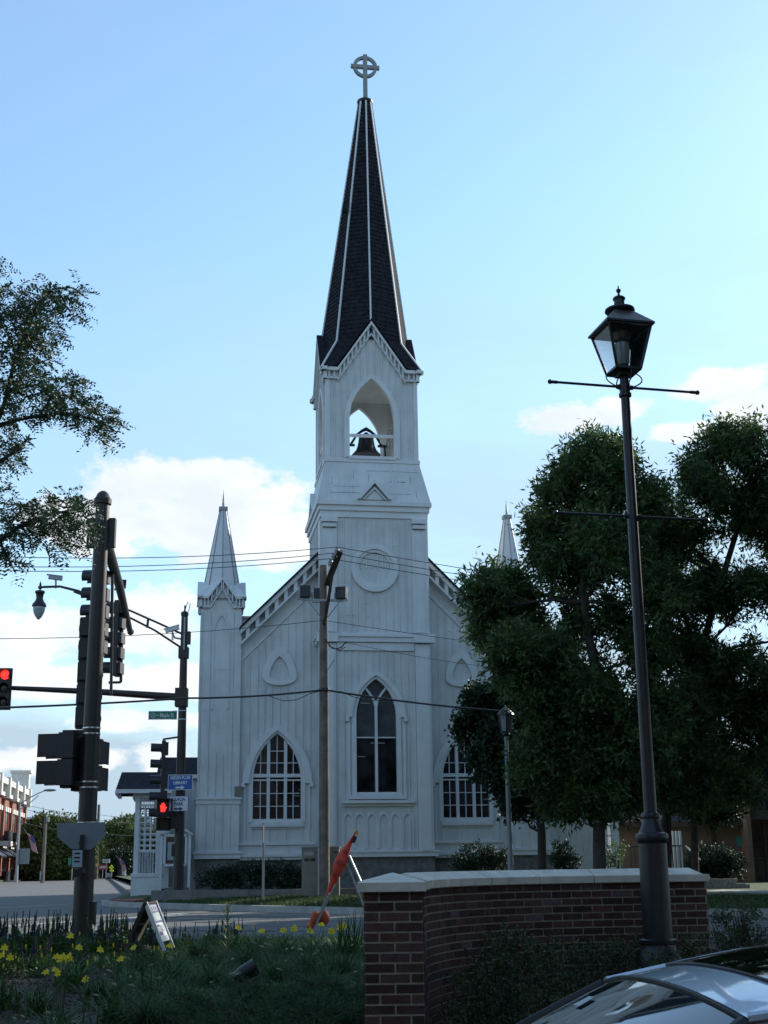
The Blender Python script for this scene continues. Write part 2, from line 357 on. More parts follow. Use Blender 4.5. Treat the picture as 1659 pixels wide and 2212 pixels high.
# lawn with raised edge
def lawn_z(y,dk): return .15+min(dk,3.0)/3.0*.13
g=MB(); offs=[0,.0,1.2,3.0,9,130]
K2=KERB
rows=[]
for k,o_ in enumerate(offs):
    z=-.05 if k==0 else lawn_z(0,o_)
    rows.append([(x+(o_*(-.21) if o_>20 and x<0 else 0),y+o_,z) for x,y in K2])
for a,b in zip(rows[:-1],rows[1:]):
    for i in range(len(K2)-1): g.quad(a[i],a[i+1],b[i+1],b[i])
tag(g.build('church_lawn','grass'),kind='structure')
def strip(name,pts,wd,z0,z1,m,side=1,kind='structure'):
    g=MB(); P=[Vector((x,y,0)) for x,y in pts]; Q=[]
    for i,p in enumerate(P):
        d=(P[min(i+1,len(P)-1)]-P[max(i-1,0)]).normalized(); n=Vector((d.y,-d.x,0))*side; Q.append((p,p+n*wd))
    for i in range(len(P)-1):
        a,b=Q[i]; c,d=Q[i+1]
        g.quad((a.x,a.y,z1),(c.x,c.y,z1),(d.x,d.y,z1),(b.x,b.y,z1))
        g.quad((b.x,b.y,z0),(d.x,d.y,z0),(d.x,d.y,z1),(b.x,b.y,z1))
        g.quad((a.x,a.y,z0),(c.x,c.y,z0),(c.x,c.y,z1),(a.x,a.y,z1))
    return tag(g.build(name,m),kind=kind)
strip('kerb',KERB[::-1],.18,-.02,.158,'concrete',-1)
strip('road_gutter',[(x,y-.02) for x,y in KERB[::-1]],-.42,-.01,.006,'concdark',1)
strip('near_kerb',NEAR,.16,-.1,.03,'concdark',1)
# planting bed
g=MB(); by=[6.9,8.5,10,12,14,17,20,24]
for i in range(len(by)-1):
    y0,y1=by[i],by[i+1]
    for xx in range(-16,14):
        def e(x,y):
            lim=21.6-.25*x-.17
            yy=min(y,lim) if x<60 else y
            return (x,yy,bedz(yy)+.03*math.sin(x*1.7+yy*2.1) if 8<yy<18 else bedz(yy))
        g.quad(e(xx,y0),e(xx+1,y0),e(xx+1,y1),e(xx,y1))
tag(g.build('planting_bed_soil','mulch'),kind='structure')
# paving on the church side: corner sidewalk, tactile pad, path at right
def slab(name,pts,z,m,h=.03):
    g=MB(); g.prism(pts,z-h,z,'z'); return tag(g.build(name,m),kind='structure')
slab('sidewalk',[(-8.4,45.6),(-9.0,43.9),(-8.6,43.0),(-7.4,41.2),(-5.9,40.6),(-5.2,41.6),(-6.0,43.3),(-8.0,50),(-26,135),(-27.8,135)],.17,'concdark',.2)
slab('tactile_paving',[(-8.75,42.75),(-7.7,41.2),(-6.8,41.3),(-7.6,42.9)],.212,'redpad')
P1=[at(1525,1913,44),at(1600,1914,44)]
slab('church_path',[(at(1528,1921,38).x,38.5),(12.6,28.9),(14.6,28.9),(at(1560,1913,38).x+.6,40.5)],.31,'concrete',.1)
# lane lines, crosswalk
def line(pts,wd,m='linepaint',name='lane_marking'):
    return strip(name,pts,wd,.004,.009,m)
line([(-6.2,34.6),(-.5,32.0+.2),(6,28.7)],.12)
line([(-6,32.2),(0,29.4),(8,26)],.10)
line([(-14.5,33),(-11.5,37.5)],.55,name='crosswalk_marking'); line([(-6.6,31.6),(-5.6,35.2)],.55,name='crosswalk_marking')
line([(-9.3,26.6),(-7.2,31)],.35,name='stop_marking'); line([(-22,36),(-11.8,43),(-10.5,47)],.22,name='lane_marking')

for k in range(9):
    x0,y0=rnd.uniform(-9,2),rnd.uniform(25,33); an=rnd.choice((-.35,1.2)); P=[]
    for j in range(9): P.append((x0+j*.55*math.cos(an)+rnd.uniform(-.08,.08),y0+j*.55*math.sin(an)+rnd.uniform(-.1,.1)))
    strip('road_crack',P,.035,.003,.006,'black')
slab('road_patch',[(-6.5,26.2),(-4.2,25.4),(-3.9,26.9),(-6.2,27.7)],.006,'concdark',.004)
# ------------------------------------------------------------------ church
O=at(816,1850,46.0)
def L(px,py,v=0.0):
    r=ray(px,py); vx=Vector((-math.sin(TH),math.cos(TH)))
    k=(v+O.x*vx.x+O.y*vx.y)/(r.x*vx.x+r.y*vx.y)
    X,Y,Z=r.x*k,r.y*k,EYE+r.z*k
    return Vector(((X-O.x)*math.cos(TH)+(Y-O.y)*math.sin(TH),v,Z))
CH=thing('church','white wooden gothic church with a tall dark steeple above its bell tower','church',(O.x,O.y,0),TH)
def arc_hw(z,w,s,a):
    if z<=s: return w
    if z>=a: return 0
    h=a-s; Rr=(w*w+h*h)/(2*w); return max(0,math.sqrt(max(0,Rr*Rr-(z-s)**2))-(Rr-w))
def arc_z(u,w,s,a):
    if abs(u)>=w: return s
    h=a-s; Rr=(w*w+h*h)/(2*w); return s+math.sqrt(max(0,Rr*Rr-(abs(u)+Rr-w)**2))
def arch_pts(w,s,a,bot=None,n=9):
    P=[]
    if bot is not None: P.append((-w,bot))
    h=a-s; Rr=(w*w+h*h)/(2*w); tm=math.atan2(h,Rr-w)  if Rr>w else math.pi/2
    ang=math.asin(min(1,h/Rr))
    for k in range(n+1):
        t=ang*k/n; P.append((-(Rr*math.cos(t)-(Rr-w)),s+Rr*math.sin(t)))
    P[-1]=(0,a)
    return P+[(-x,z) for x,z in P[-2::-1]]
def I(u,d,z): return (u,d,z)
def arch_band(g,T,outer,inner,d0,d1):
    n=min(len(outer),len(inner))
    for i in range(n-1):
        a,b,c,d=outer[i],outer[i+1],inner[i+1],inner[i]
        g.quad(T(a[0],d0,a[1]),T(b[0],d0,b[1]),T(c[0],d0,c[1]),T(d[0],d0,d[1]))
        g.quad(T(a[0],d0,a[1]),T(a[0],d1,a[1]),T(b[0],d1,b[1]),T(b[0],d0,b[1]))
        g.quad(T(d[0],d0,d[1]),T(c[0],d0,c[1]),T(c[0],d1,c[1]),T(d[0],d1,d[1]))
    for i in (0,n-1):
        a,d=outer[i],inner[i]; g.quad(T(a[0],d0,a[1]),T(d[0],d0,d[1]),T(d[0],d1,d[1]),T(a[0],d1,a[1]))
def arch_wall(g,T,u0,u1,zlo,zhi,arches,d0,d1,extra=()):
    # arches: (uc,w,s,a,bot); wall with openings, front at d0 and back at d1
    br={u0,u1}|set(extra)
    for (uc,w,s,a,b) in arches:
        for k in range(17): br.add(round(uc-w+2*w*k/16,4))
    br=sorted(x for x in br if u0-1e-6<=x<=u1+1e-6)
    def dq(a,b,za,zb,ya,yb):
        for d in (d0,d1): g.quad(T(a,d,za),T(b,d,zb),T(b,d,yb),T(a,d,ya))
    for a,b in zip(br[:-1],br[1:]):
        if b-a<1e-4: continue
        m=(a+b)/2; A=None
        for q in arches:
            if abs(m-q[0])<q[1]: A=q
        if A:
            uc,w,s,ap,bot=A
            dq(a,b,zlo,zlo,bot,bot)
            za,zb=arc_z(a-uc,w,s,ap),arc_z(b-uc,w,s,ap)
            dq(a,b,za,zb,zhi(a),zhi(b))
            g.quad(T(a,d0,za),T(b,d0,zb),T(b,d1,zb),T(a,d1,za)); g.quad(T(a,d0,bot),T(b,d0,bot),T(b,d1,bot),T(a,d1,bot))
        else: dq(a,b,zlo,zlo,zhi(a),zhi(b))
    for (uc,w,s,a,b) in arches:
        for sg in (-1,1): g.quad(T(uc+sg*w,d0,b),T(uc+sg*w,d1,b),T(uc+sg*w,d1,s),T(uc+sg*w,d0,s))
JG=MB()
def battens(g,T,u0,u1,step,zlo,zhi,d,holes=(),wd=.05,pr=.035):
    n=max(1,round((u1-u0)/step))
    for k in range(n+1):
        u=u0+(u1-u0)*k/n+rnd.uniform(-.015,.015); segs=[(zlo(u) if callable(zlo) else zlo,zhi(u) if callable(zhi) else zhi)]
        for (uc,w,s,a,b) in holes:
            if abs(u-uc)<w+wd/2:
                top=arc_z(u-uc,w,s,a); ns=[]
                for (p,q) in segs:
                    if b>p: ns.append((p,min(q,b)))
                    if top<q: ns.append((max(p,top),q))
                segs=ns
        for p,q in segs:
            if q-p>.08:
                g.box(u-wd/2,u+wd/2,d-pr,d+.003,p,q,T); JG.box(u+wd/2,u+wd/2+.011,d-.004,d+.001,p,q,T)  # thin strip paints the joint with its shadow line beside the batten
def seams(g,T,u0,u1,z0,z1,d,n):
    for _ in range(n):
        u=rnd.uniform(u0,u1-.3); z=rnd.uniform(z0,z1); g.box(u,u+rnd.uniform(.22,.5),d-.006,d,z,z+.012,T)

VF=1.05   # nave facade depth behind the tower front
HZ=13.93  # ridge height: rake line z = HZ-|u|
# -- nave facade
wallg=MB()
WL=(-3.38,.86,4.05,5.75,2.62); WR=(3.38,.86,4.05,5.75,2.62)
for sg,WW in ((-1,WL),(1,WR)):
    u0,u1=(-4.72,-1.9) if sg<0 else (1.9,4.72)
    arch_wall(wallg,I,u0,u1,1.4,lambda u:HZ-abs(u)+.0,[WW],VF,VF+.22)
    battens(wallg,I,u0+.06,u1-.06,.262,1.95,lambda u:HZ-abs(u)-1.05,VF,[(WW[0],1.24,3.95,6.02,1.9),(WW[0]*.985,.62,7.5,8.8,7.35)])
    seams(wallg,I,u0,u1,3,9,VF-.02,6)
wallg.build('facade_wall','white',CH)
g=MB()
for sg in (-1,1):
    # rake boards, bracket slots
    def rk(ua,ub,za,zb,dd0,dd1):
        p=[(sg*ua,HZ-ua+za),(sg*ub,HZ-ub+za),(sg*ub,HZ-ub+zb),(sg*ua,HZ-ua+zb)]
        if sg<0: p=p[::-1]
        g.prism(p,dd0,dd1,'y')
    rk(1.9,4.75,-.02,.17,VF-.42,VF+.05)      # fascia
    rk(1.9,4.75,-.42,-.33,VF-.36,VF)          # bottom rail of the bracket band
    rk(1.9,4.75,-1.02,-.93,VF-.06,VF)         # lower trim board
    u=2.05
    while u<4.7:
        rk(u,u+.13,-.40,.0,VF-.34,VF-.005); u+=.34
    g.build('bargeboard','trim',CH); g=MB()
g=MB()
for sg in (-1,1):
    p=[(sg*.0,HZ+.28),(sg*4.78,HZ-4.78+.26),(sg*4.78,HZ-4.78+.18),(sg*0,HZ+.18)]
    g.prism(p if sg<0 else p[::-1],VF-.5,24,'y')
g.build('roof','roof',CH)
g=MB()
g.prism([(-4.65,.3),(4.65,.3),(4.65,9.1),(0,HZ+.1),(-4.65,9.1)],VF+.3,23.6,'y')
g.box(6.4,9.3,2.2,12,.2,4.6); battens(g,lambda u,d,z:(u,2.2+d,z),6.5,9.2,.3,.5,4.5,0)
g.build('side_wall','white',CH)
g=MB()
g.box(-4.72,-4.05,VF+.35,VF+.6,8.6,9.88); g.box(4.05,4.72,VF+.35,VF+.6,8.6,9.88); g.box(-4.78,-4.0,VF+.28,VF+.66,9.86,9.93)
g.build('parapet','white',CH)
# rail, water table, plinth
g=MB()
for a,b in ((-4.72,-2.0),(2.0,4.72)):
    g.box(a,b,VF-.07,VF,1.86,1.95); g.box(a,b,VF-.16,VF+.02,1.46,1.56); g.box(a,b,VF-.10,VF+.02,1.36,1.46)
g.box(-1.35,1.35,-.05,.02,1.56,1.62)
def ring(g,u0,u1,v0,v1,z0,z1,e): g.box(u0-e,u1+e,v0-e,v1+e,z0,z1)
ring(g,-2.02,2.02,0,4,1.56,1.63,.13); ring(g,-2.02,2.02,0,4,1.42,1.56,.09)
ring(g,-6.14,-4.68,.9,2.3,1.58,1.66,.10); ring(g,-6.14,-4.68,.9,2.3,1.42,1.58,.06)
ring(g,4.68,6.44,.9,2.3,1.58,1.66,.10); ring(g,4.68,6.44,.9,2.3,1.42,1.58,.06)
g.build('water_table','trim',CH)
g=MB(); g.box(-2.0,2.0,.03,4,.1,1.43); g.box(-6.1,-4.66,.93,2.3,.1,1.43); g.box(4.66,6.4,.93,2.3,.1,1.43); g.box(-4.7,-1.9,VF+.03,VF+.3,.1,1.4); g.box(1.9,4.7,VF+.03,VF+.3,.1,1.4)
g.build('foundation','stone',CH)
# facade windows
def big_window(uc):
    fr=MB(); T=lambda u,d,z:(uc+u,d,z)
    arch_band(fr,T,arch_pts(1.22,3.95,6.0,None),arch_pts(.98,3.95,5.78,None),VF-.13,VF)
    arch_band(fr,T,arch_pts(.99,4.05,5.80,2.6),arch_pts(.84,4.05,5.68,2.66),VF-.05,VF+.12)
    for sg in (-1,1): fr.box(sg*1.2-.06,sg*1.2+.06,VF-.16,VF,3.82,3.96,T); fr.box(sg*1.12-.035,sg*1.12+.035,VF-.05,VF,1.95,3.9,T)
    for x in (-.30,.30): fr.box(x-.055,x+.055,VF+.02,VF+.14,2.66,arc_z(x,.86,4.05,5.72)-.01,T)
    fr.box(-.84,.84,VF+.0,VF+.15,4.16,4.28,T)
    fr.box(-.86,.86,VF+.01,VF+.15,2.60,2.74,T); fr.box(-.84,.84,VF+.04,VF+.15,4.04,4.09,T)
    f=fr.build('window_frame','trim',CH)
    mu=MB()
    for c,hw in ((-.575,.22),(0,.245),(.575,.22)):
        mu.box(c-.014,c+.014,VF+.06,VF+.13,2.74,4.05,T); mu.box(c-.014,c+.014,VF+.06,VF+.13,4.28,arc_z(c,.86,4.05,5.72)-.02,T)
        for z in (3.17,3.61,4.66): mu.box(c-hw,c+hw,VF+.065,VF+.125,z-.014,z+.014,T)
    mu.box(-.24,.24,VF+.065,VF+.125,5.06,5.088,T)
    mu.build('muntin','trim',f)
    gl=MB(); P=arch_pts(.86,4.05,5.72,2.62); gl.prism([(uc+x,z) for x,z in P][::-1],VF+.11,VF+.115,'y'); gl.build('pane','glass',f)
    s=MB(); s.box(-.92,.92,VF-.12,VF+.05,2.47,2.58,T); s.box(-.9,.9,VF-.04,VF,2.40,2.47,T)
    for x in (-.87,-.29,.29,.87): s.box(x-.025,x+.025,VF-.03,VF,1.95,2.40,T)
    s.build('window_sill','trim',CH)
big_window(-3.38); big_window(3.38)
# drawn blind / curtain shapes behind left window
g=MB(); g.box(-4.2,-3.72,VF+.17,VF+.18,2.7,4.1); g.box(-3.62,-3.3,VF+.17,VF+.18,3.3,4.1); g.box(-3.62,-3.14,VF+.17,VF+.18,4.3,5.4); g.box(-4.2,-3.7,VF+.17,VF+.18,4.3,5.0); g.build('curtain','palegray',CH)
# triangular blind arches
def blind(uc):
    g=MB(); T=lambda u,d,z:(uc+u,d,z)
    def tri(w,s,a,b):
        P=arch_pts(w,s,a,None,9); bot=[(w*math.cos(t)*.98,s-(s-b)*math.sin(t)) for t in [math.pi*k/12 for k in range(1,12)]]
        return P+bot
    o_,i_=tri(.61,7.66,8.8,7.38),tri(.36,7.68,8.42,7.56)
    o_.append(o_[0]); i_.append(i_[0]); arch_band(g,T,o_,i_,VF-.11,VF)
    for x in (-.18,0,.18): g.box(x-.012,x+.012,VF-.02,VF,7.58,arc_z(x,.36,7.68,8.42),T)
    g.build('blind_arch','trim',CH)
blind(-3.33); blind(3.33)
g=MB(); g.box(-4.86,-4.62,.84,.9,3.5,3.84); g.build('wall_plaque','beige',CH)
# -- tower, lower stage
TW=1.93
g=MB()
MW=(0,.74,6.2,7.55,3.50)
arch_wall(g,I,-TW,TW,1.4,lambda u:13.6,[MW],0,.2,(0,))
for sg in (-1,1): g.quad((sg*TW,0,1.4),(sg*TW,4,1.4),(sg*TW,4,13.6),(sg*TW,0,13.6))
g.quad((-TW,4,1.4),(TW,4,1.4),(TW,4,13.6),(-TW,4,13.6))
CIR=(0,.9,11.5,12.4,10.6)
battens(g,I,-1.38,1.38,.255,9.2,13.45,0,[(0,.84,11.55,12.4,10.62)])
battens(g,I,-1.38,1.38,.255,1.62,8.6,0,[(0,1.08,6.2,7.72,1.62)])
Ls=lambda u,d,z:(-TW+d,u,z)   # left side
battens(g,Ls,.2,3.8,.26,1.6,13.4,0)
seams(g,I,-1.8,1.6,2,13,-.02,14)
g.build('tower_wall','white',CH)
g=MB()
for sg in (-1,1):
    a,b=sorted((sg*1.95,sg*1.42)); g.box(a,b,-.10,0,1.6,8.75); g.box(a+.08,b-.08,-.10-.05,-.1,1.6,8.4)
    a,b=sorted((sg*1.92,sg*1.38)); g.box(a,b,-.09,0,9.15,12.95); g.box(a+.12,b-.12,-.13,-.09,9.15,12.72)
    g.box(a+.02,b-.02,-.2,0,12.98,13.12); g.box(a-.02,b+.02,-.24,0,13.16,13.34)
    g.box(sg*1.95-.02 if sg>0 else -1.99,1.99 if sg>0 else -1.93,0,.5,1.6,13.3)
g.build('pilaster','trim',CH)
g=MB()
ring(g,-1.93,1.93,0,4,8.80,8.98,.13); ring(g,-1.93,1.93,0,4,8.98,9.08,.18); g.box(-1.4,1.4,-.07,0,8.5,8.78)
for sg in (-1,1):
    a,b=sorted((sg*2.12,sg*1.36)); g.box(a,b,-.24,0,8.78,9.10)
ring(g,-1.93,1.93,0,4,13.38,13.62,.06); ring(g,-1.93,1.93,0,4,13.62,13.82,.12); ring(g,-1.93,1.93,0,4,13.82,13.98,.19)
g.build('cornice','trim',CH)
g=MB() # round blind window
oc=[(.86*math.cos(t),11.5+.88*math.sin(t)) for t in [2*math.pi*k/36 for k in range(37)]]
ic=[(.68*math.cos(t),11.5+.70*math.sin(t)) for t in [2*math.pi*k/36 for k in range(37)]]
i2=[(.57*math.cos(t),11.5+.58*math.sin(t)) for t in [2*math.pi*k/36 for k in range(37)]]
arch_band(g,I,oc,ic,-.13,.0); arch_band(g,I,ic,i2,-.07,0)
battens(g,I,-.5,.5,.2,11.5,12.0,0); 
for u in (-.4,-.2,0,.2,.4): g.box(u-.012,u+.012,-.02,0,11.5-math.sqrt(.55**2-u*u),11.5+math.sqrt(.55**2-u*u))
g.build('round_medallion','trim',CH)
# tall lancet window
fr=MB(); T=I
arch_band(fr,T,arch_pts(1.05,6.15,7.75,None),arch_pts(.86,6.15,7.62,None),-.13,0)
arch_band(fr,T,arch_pts(.87,6.2,7.64,3.4),arch_pts(.71,6.2,7.5,3.48),-.05,.1)
for sg in (-1,1): fr.box(sg*1.03-.06,sg*1.03+.06,-.16,0,6.0,6.17); fr.box(sg*.98-.05,sg*.98+.05,-.06,0,3.4,6.0)
fr.box(-.045,.045,.0,.12,3.5,6.75)
for sg in (-1,1):  # Y tracery
    P=[]; 
    for k in range(9):
        t=k/8; P.append((sg*(.02+.40*t**1.6),.05,6.55+.68*t))
    fr.tube(P,.045,6)
fr.box(-.72,.72,.01,.12,3.44,3.58)
f=fr.build('window_frame','trim',CH)
gl=MB(); P=[(x,z) for x,z in arch_pts(.74,6.2,7.52,3.46)]; 
lo=[(-.74,3.46),(.74,3.46),(.74,5.44),(-.74,5.44)]
gl.prism(lo,.12,.125,'y'); gl.build('pane','glass',f)
up=MB(); hi=[(-.74,5.47)]+[p for p in P if p[1]>5.5]+[(.74,5.47)]; up.prism(hi[::-1],.12,.125,'y'); up.build('pane','glassup',f)
b=MB(); b.box(-.7,.7,.06,.12,5.435,5.475); b.build('muntin','trim',f)
s=MB(); s.box(-1.0,1.0,-.14,.02,3.34,3.44); s.box(-1.22,1.28,-.2,0,3.20,3.30); s.box(-1.2,1.26,-.08,0,3.10,3.2); s.build('window_sill','trim',CH)
g=MB()
for k in range(6):
    T=lambda u,d,z,k=k:(-1.02+.415*k+u,d,z)
    arch_band(g,T,arch_pts(.205,2.62,2.93,1.7),arch_pts(.15,2.6,2.84,1.7),-.05,0)
g.build('blind_arcade','trim',CH)
# skirt
g=MB()
b0,b1=2.10,1.76; c=1.95
def sq(h,z,e=0): return [(-h,c-h,z),(h,c-h,z),(h,c+h,z),(-h,c+h,z)]
A,B=sq(b0,13.98),sq(b1,15.56)
for i in range(4): g.quad(A[i],A[(i+1)%4],B[(i+1)%4],B[i])
g.quad(*B); g.quad(*A)
sk=g.build('tower_skirt','white',CH)
g=MB(); 
for _ in range(9):
    u=rnd.uniform(-1.7,1.1); t=rnd.choice((.2,.36,.55,.78)); v=c-(b0+(b1-b0)*t)-.004
    z=13.98+1.58*t; g.box(u,min(1.68,u+rnd.uniform(.4,1.1)),v-.002,v+.02,z,z+.013)
for _ in range(7):
    u=rnd.uniform(-1.6,1.6); t=rnd.uniform(.1,.7); g.beam((u,c-(b0+(b1-b0)*t)-.003,13.98+1.58*t),(u,c-(b0+(b1-b0)*(t+.2))-.003,13.98+1.58*(t+.2)),.012,.012)
g.build('joint_shade_line','seam',sk)
g=MB(); v=c-(b0+(b1-b0)*.52)-.006
for u,wd in ((.62,.04),(.9,.06),(1.02,.16),(1.12,.08)): g.box(u,u+wd,v,v+.02,14.78,14.81)
g.build('rust_mark','rust',sk)
g=MB()
for e,m_ in ((0,1),(1,1)):
    pass
def gab(w0,z0,z1,d0,d1,ww):
    # gable chevron
    for sg in (-1,1):
        p=[(sg*w0,z0),(0,z1),(0,z1-ww*1.5),(sg*(w0-ww),z0)]
        g.prism(p if sg<0 else p[::-1],d0,d1,'y')
gab(.62,14.03,14.78,-.34,.4,.10); gab(.44,14.03,14.52,-.26,.4,.07); g.prism([(-.35,14.03),(.35,14.03),(0,14.4)],-.2,.3,'y')
g.build('small_gable','trim',CH)
Tl=lambda u,d,z:(d,c+u,z)
g=MB()
for sx in (-1,):
    for sg in (-1,1):
        p=[(sg*.62,14.03),(0,14.8),(0,14.5),(sg*.5,14.03)]
        g.prism([(a,b_) for a,b_ in (p if sg<0 else p[::-1])],-2.14,-1.7,'y',T=Tl)
g.build('small_gable','trim',CH)
# -- belfry
BW=1.70
def ghi(u): return 19.15 if abs(u)>1.28 else 19.15+(1.28-abs(u))/1.28*1.93
fronts=[lambda u,d,z:(u,c-BW+d,z), lambda u,d,z:(-BW+d,c-u,z), lambda u,d,z:(u*-1,c+BW-d,z), lambda u,d,z:(BW-d,c+u,z)]
g=MB()
for T in fronts:
    arch_wall(g,T,-BW,BW,15.58,ghi,[(0,.85,17.25,18.9,15.80)],0,.16,(0,-1.28,1.28))
    battens(g,T,-BW+.03,BW-.03,.257,15.6,ghi,0,[(0,1.06,17.25,19.1,15.6)])
g.quad((-1.6,c-1.6,19.1),(1.6,c-1.6,19.1),(1.6,c+1.6,19.1),(-1.6,c+1.6,19.1))
g.quad((-1.6,c-1.6,15.62),(1.6,c-1.6,15.62),(1.6,c+1.6,15.62),(-1.6,c+1.6,15.62))
g.build('belfry_wall','white',CH)
g=MB()
for T in fronts:
    arch_band(g,T,arch_pts(1.05,17.2,19.1,15.72),arch_pts(.85,17.25,18.9,15.80),-.06,.02)
    g.box(-.87,.87,.02,.14,16.60,16.70,T)
    g.box(-1.78,1.78,-.09,.02,15.56,15.70,T); g.box(-.9,.9,-.13,.02,15.68,15.8,T)
    # gable cornice: fascia, brackets, lower rail
    for sg in (-1,1):
        def ch(u0,z0,u1,z1,t0,t1,d0,d1,m=1):
            p=[(sg*u0,z0+t0),(sg*u1,z1+t0),(sg*u1,z1+t1),(sg*u0,z0+t1)]
            g.prism(p,d0,d1,'y',T)
        ch(1.30,19.16,0,21.1,-.04,.09,-.20,.0); ch(1.98,19.16,1.30,19.16,-.04,.09,-.20,.0)
        ch(1.30,19.16,0,21.1,-.44,-.36,-.12,.0); ch(1.84,19.16,1.30,19.16,-.34,-.27,-.12,.0)
        for k in range(8):
            u=1.2-.155*k; z=19.16+(1.30-u)/1.30*1.94; g.box(sg*u-.035,sg*u+.035,-.12,0,z-.40,z+.03,T)
        for u in (1.42,1.62,1.80): g.box(sg*u-.03,sg*u+.03,-.12,0,18.86,19.16,T)
        g.box(sg*1.66-.07,sg*1.66+.07,-.05,0,15.7,18.84,T)
g.build('belfry_trim','trim',CH)
# steeple
LEAN=.12
def P8(r,z,k):
    t=math.pi/4*k-math.pi/2; s=(z-20.6)/(31.85-20.6)*LEAN if z>20.6 else 0
    return Vector((s+r*math.cos(t),c+r*math.sin(t),z))
RB,RT=1.76,.26
def rad(z): return RB+(RT-RB)*(z-20.5)/(31.85-20.5)
g=MB()
zz=[20.5+(31.85-20.5)*k/62 for k in range(63)]
for a_,b_ in zip(zz[:-1],zz[1:]):
    for k in range(8):
        g.quad(P8(rad(a_)+.022,a_,k),P8(rad(a_)+.022,a_,k+1),P8(rad(b_),b_,k+1),P8(rad(b_),b_,k))
E_=19.17; ec=1.93; ei=1.34
for q in range(4):
    ang=math.pi/2*q
    def Rq(x,y,z,ang=ang):
        x,y=x*math.cos(ang)-y*math.sin(ang),x*math.sin(ang)+y*math.cos(ang); return (x,c+y,z)
    # gable roof planes from ridge to eaves (front gable at y=-ec)
    rf=Rq(0,-1.90,21.30); rb=Rq(0,-1.3,21.30)
    for sg in (-1,1):
        e1=Rq(sg*ei,-1.90,19.32); e2=Rq(sg*.95,-1.05,19.9)
        g.quad(rf,rb,e2,e1)
        dg=Rq(sg*rad(20.55)*.7071,-rad(20.55)*.7071,20.58)
        cr=Rq(sg*ec,-ec,E_)
        g.quad(rb,dg,e1); g.quad(dg,cr,e1)
    e3=Rq(ec,-ei,19.2)
g.build('steeple_roof','roof',CH)
g=MB()
for k in range(8):
    top=P8(RT+.02,31.8,k); bot=P8(rad(21.1 if k%2==0 else 20.58)+.03,21.1 if k%2==0 else 20.58,k)
    g.beam(bot,top,.065,.05)
    if k%2==1:
        t=math.pi/4*k-math.pi/2; cr=Vector((math.copysign(ec,math.cos(t)),c+math.copysign(ec,math.sin(t)),E_+.04))
        g.beam(bot,cr,.065,.05)
g.build('steeple_rib','trim',CH)
g=MB(); g.lathe([(.26,31.7),(.33,31.78),(.33,31.88),(.25,31.9)],(LEAN,c,0),20); g.build('steeple_collar','black',CH)
g=MB()
X=LEAN+.02; zc=33.52
g.box(X-.085,X+.085,c-.07,c+.07,31.88,34.10); g.box(X-.60,X+.60,c-.065,c+.065,zc-.08,zc+.08)
oc=[(X+.51*math.cos(t),zc+.51*math.sin(t)) for t in [2*math.pi*k/40 for k in range(41)]]
ic=[(X+.38*math.cos(t),zc+.38*math.sin(t)) for t in [2*math.pi*k/40 for k in range(41)]]
arch_band(g,I,oc,ic,c-.055,c+.055); arch_band(g,I,oc,ic,c+.055,c-.055)
g.build('ringed_cross','greyside',CH)
g=MB(); g.beam((-.87,c-.75,26.3),(-.80,c-.75,26.8),.14,.2); g.build('roof_vent','roof',CH)
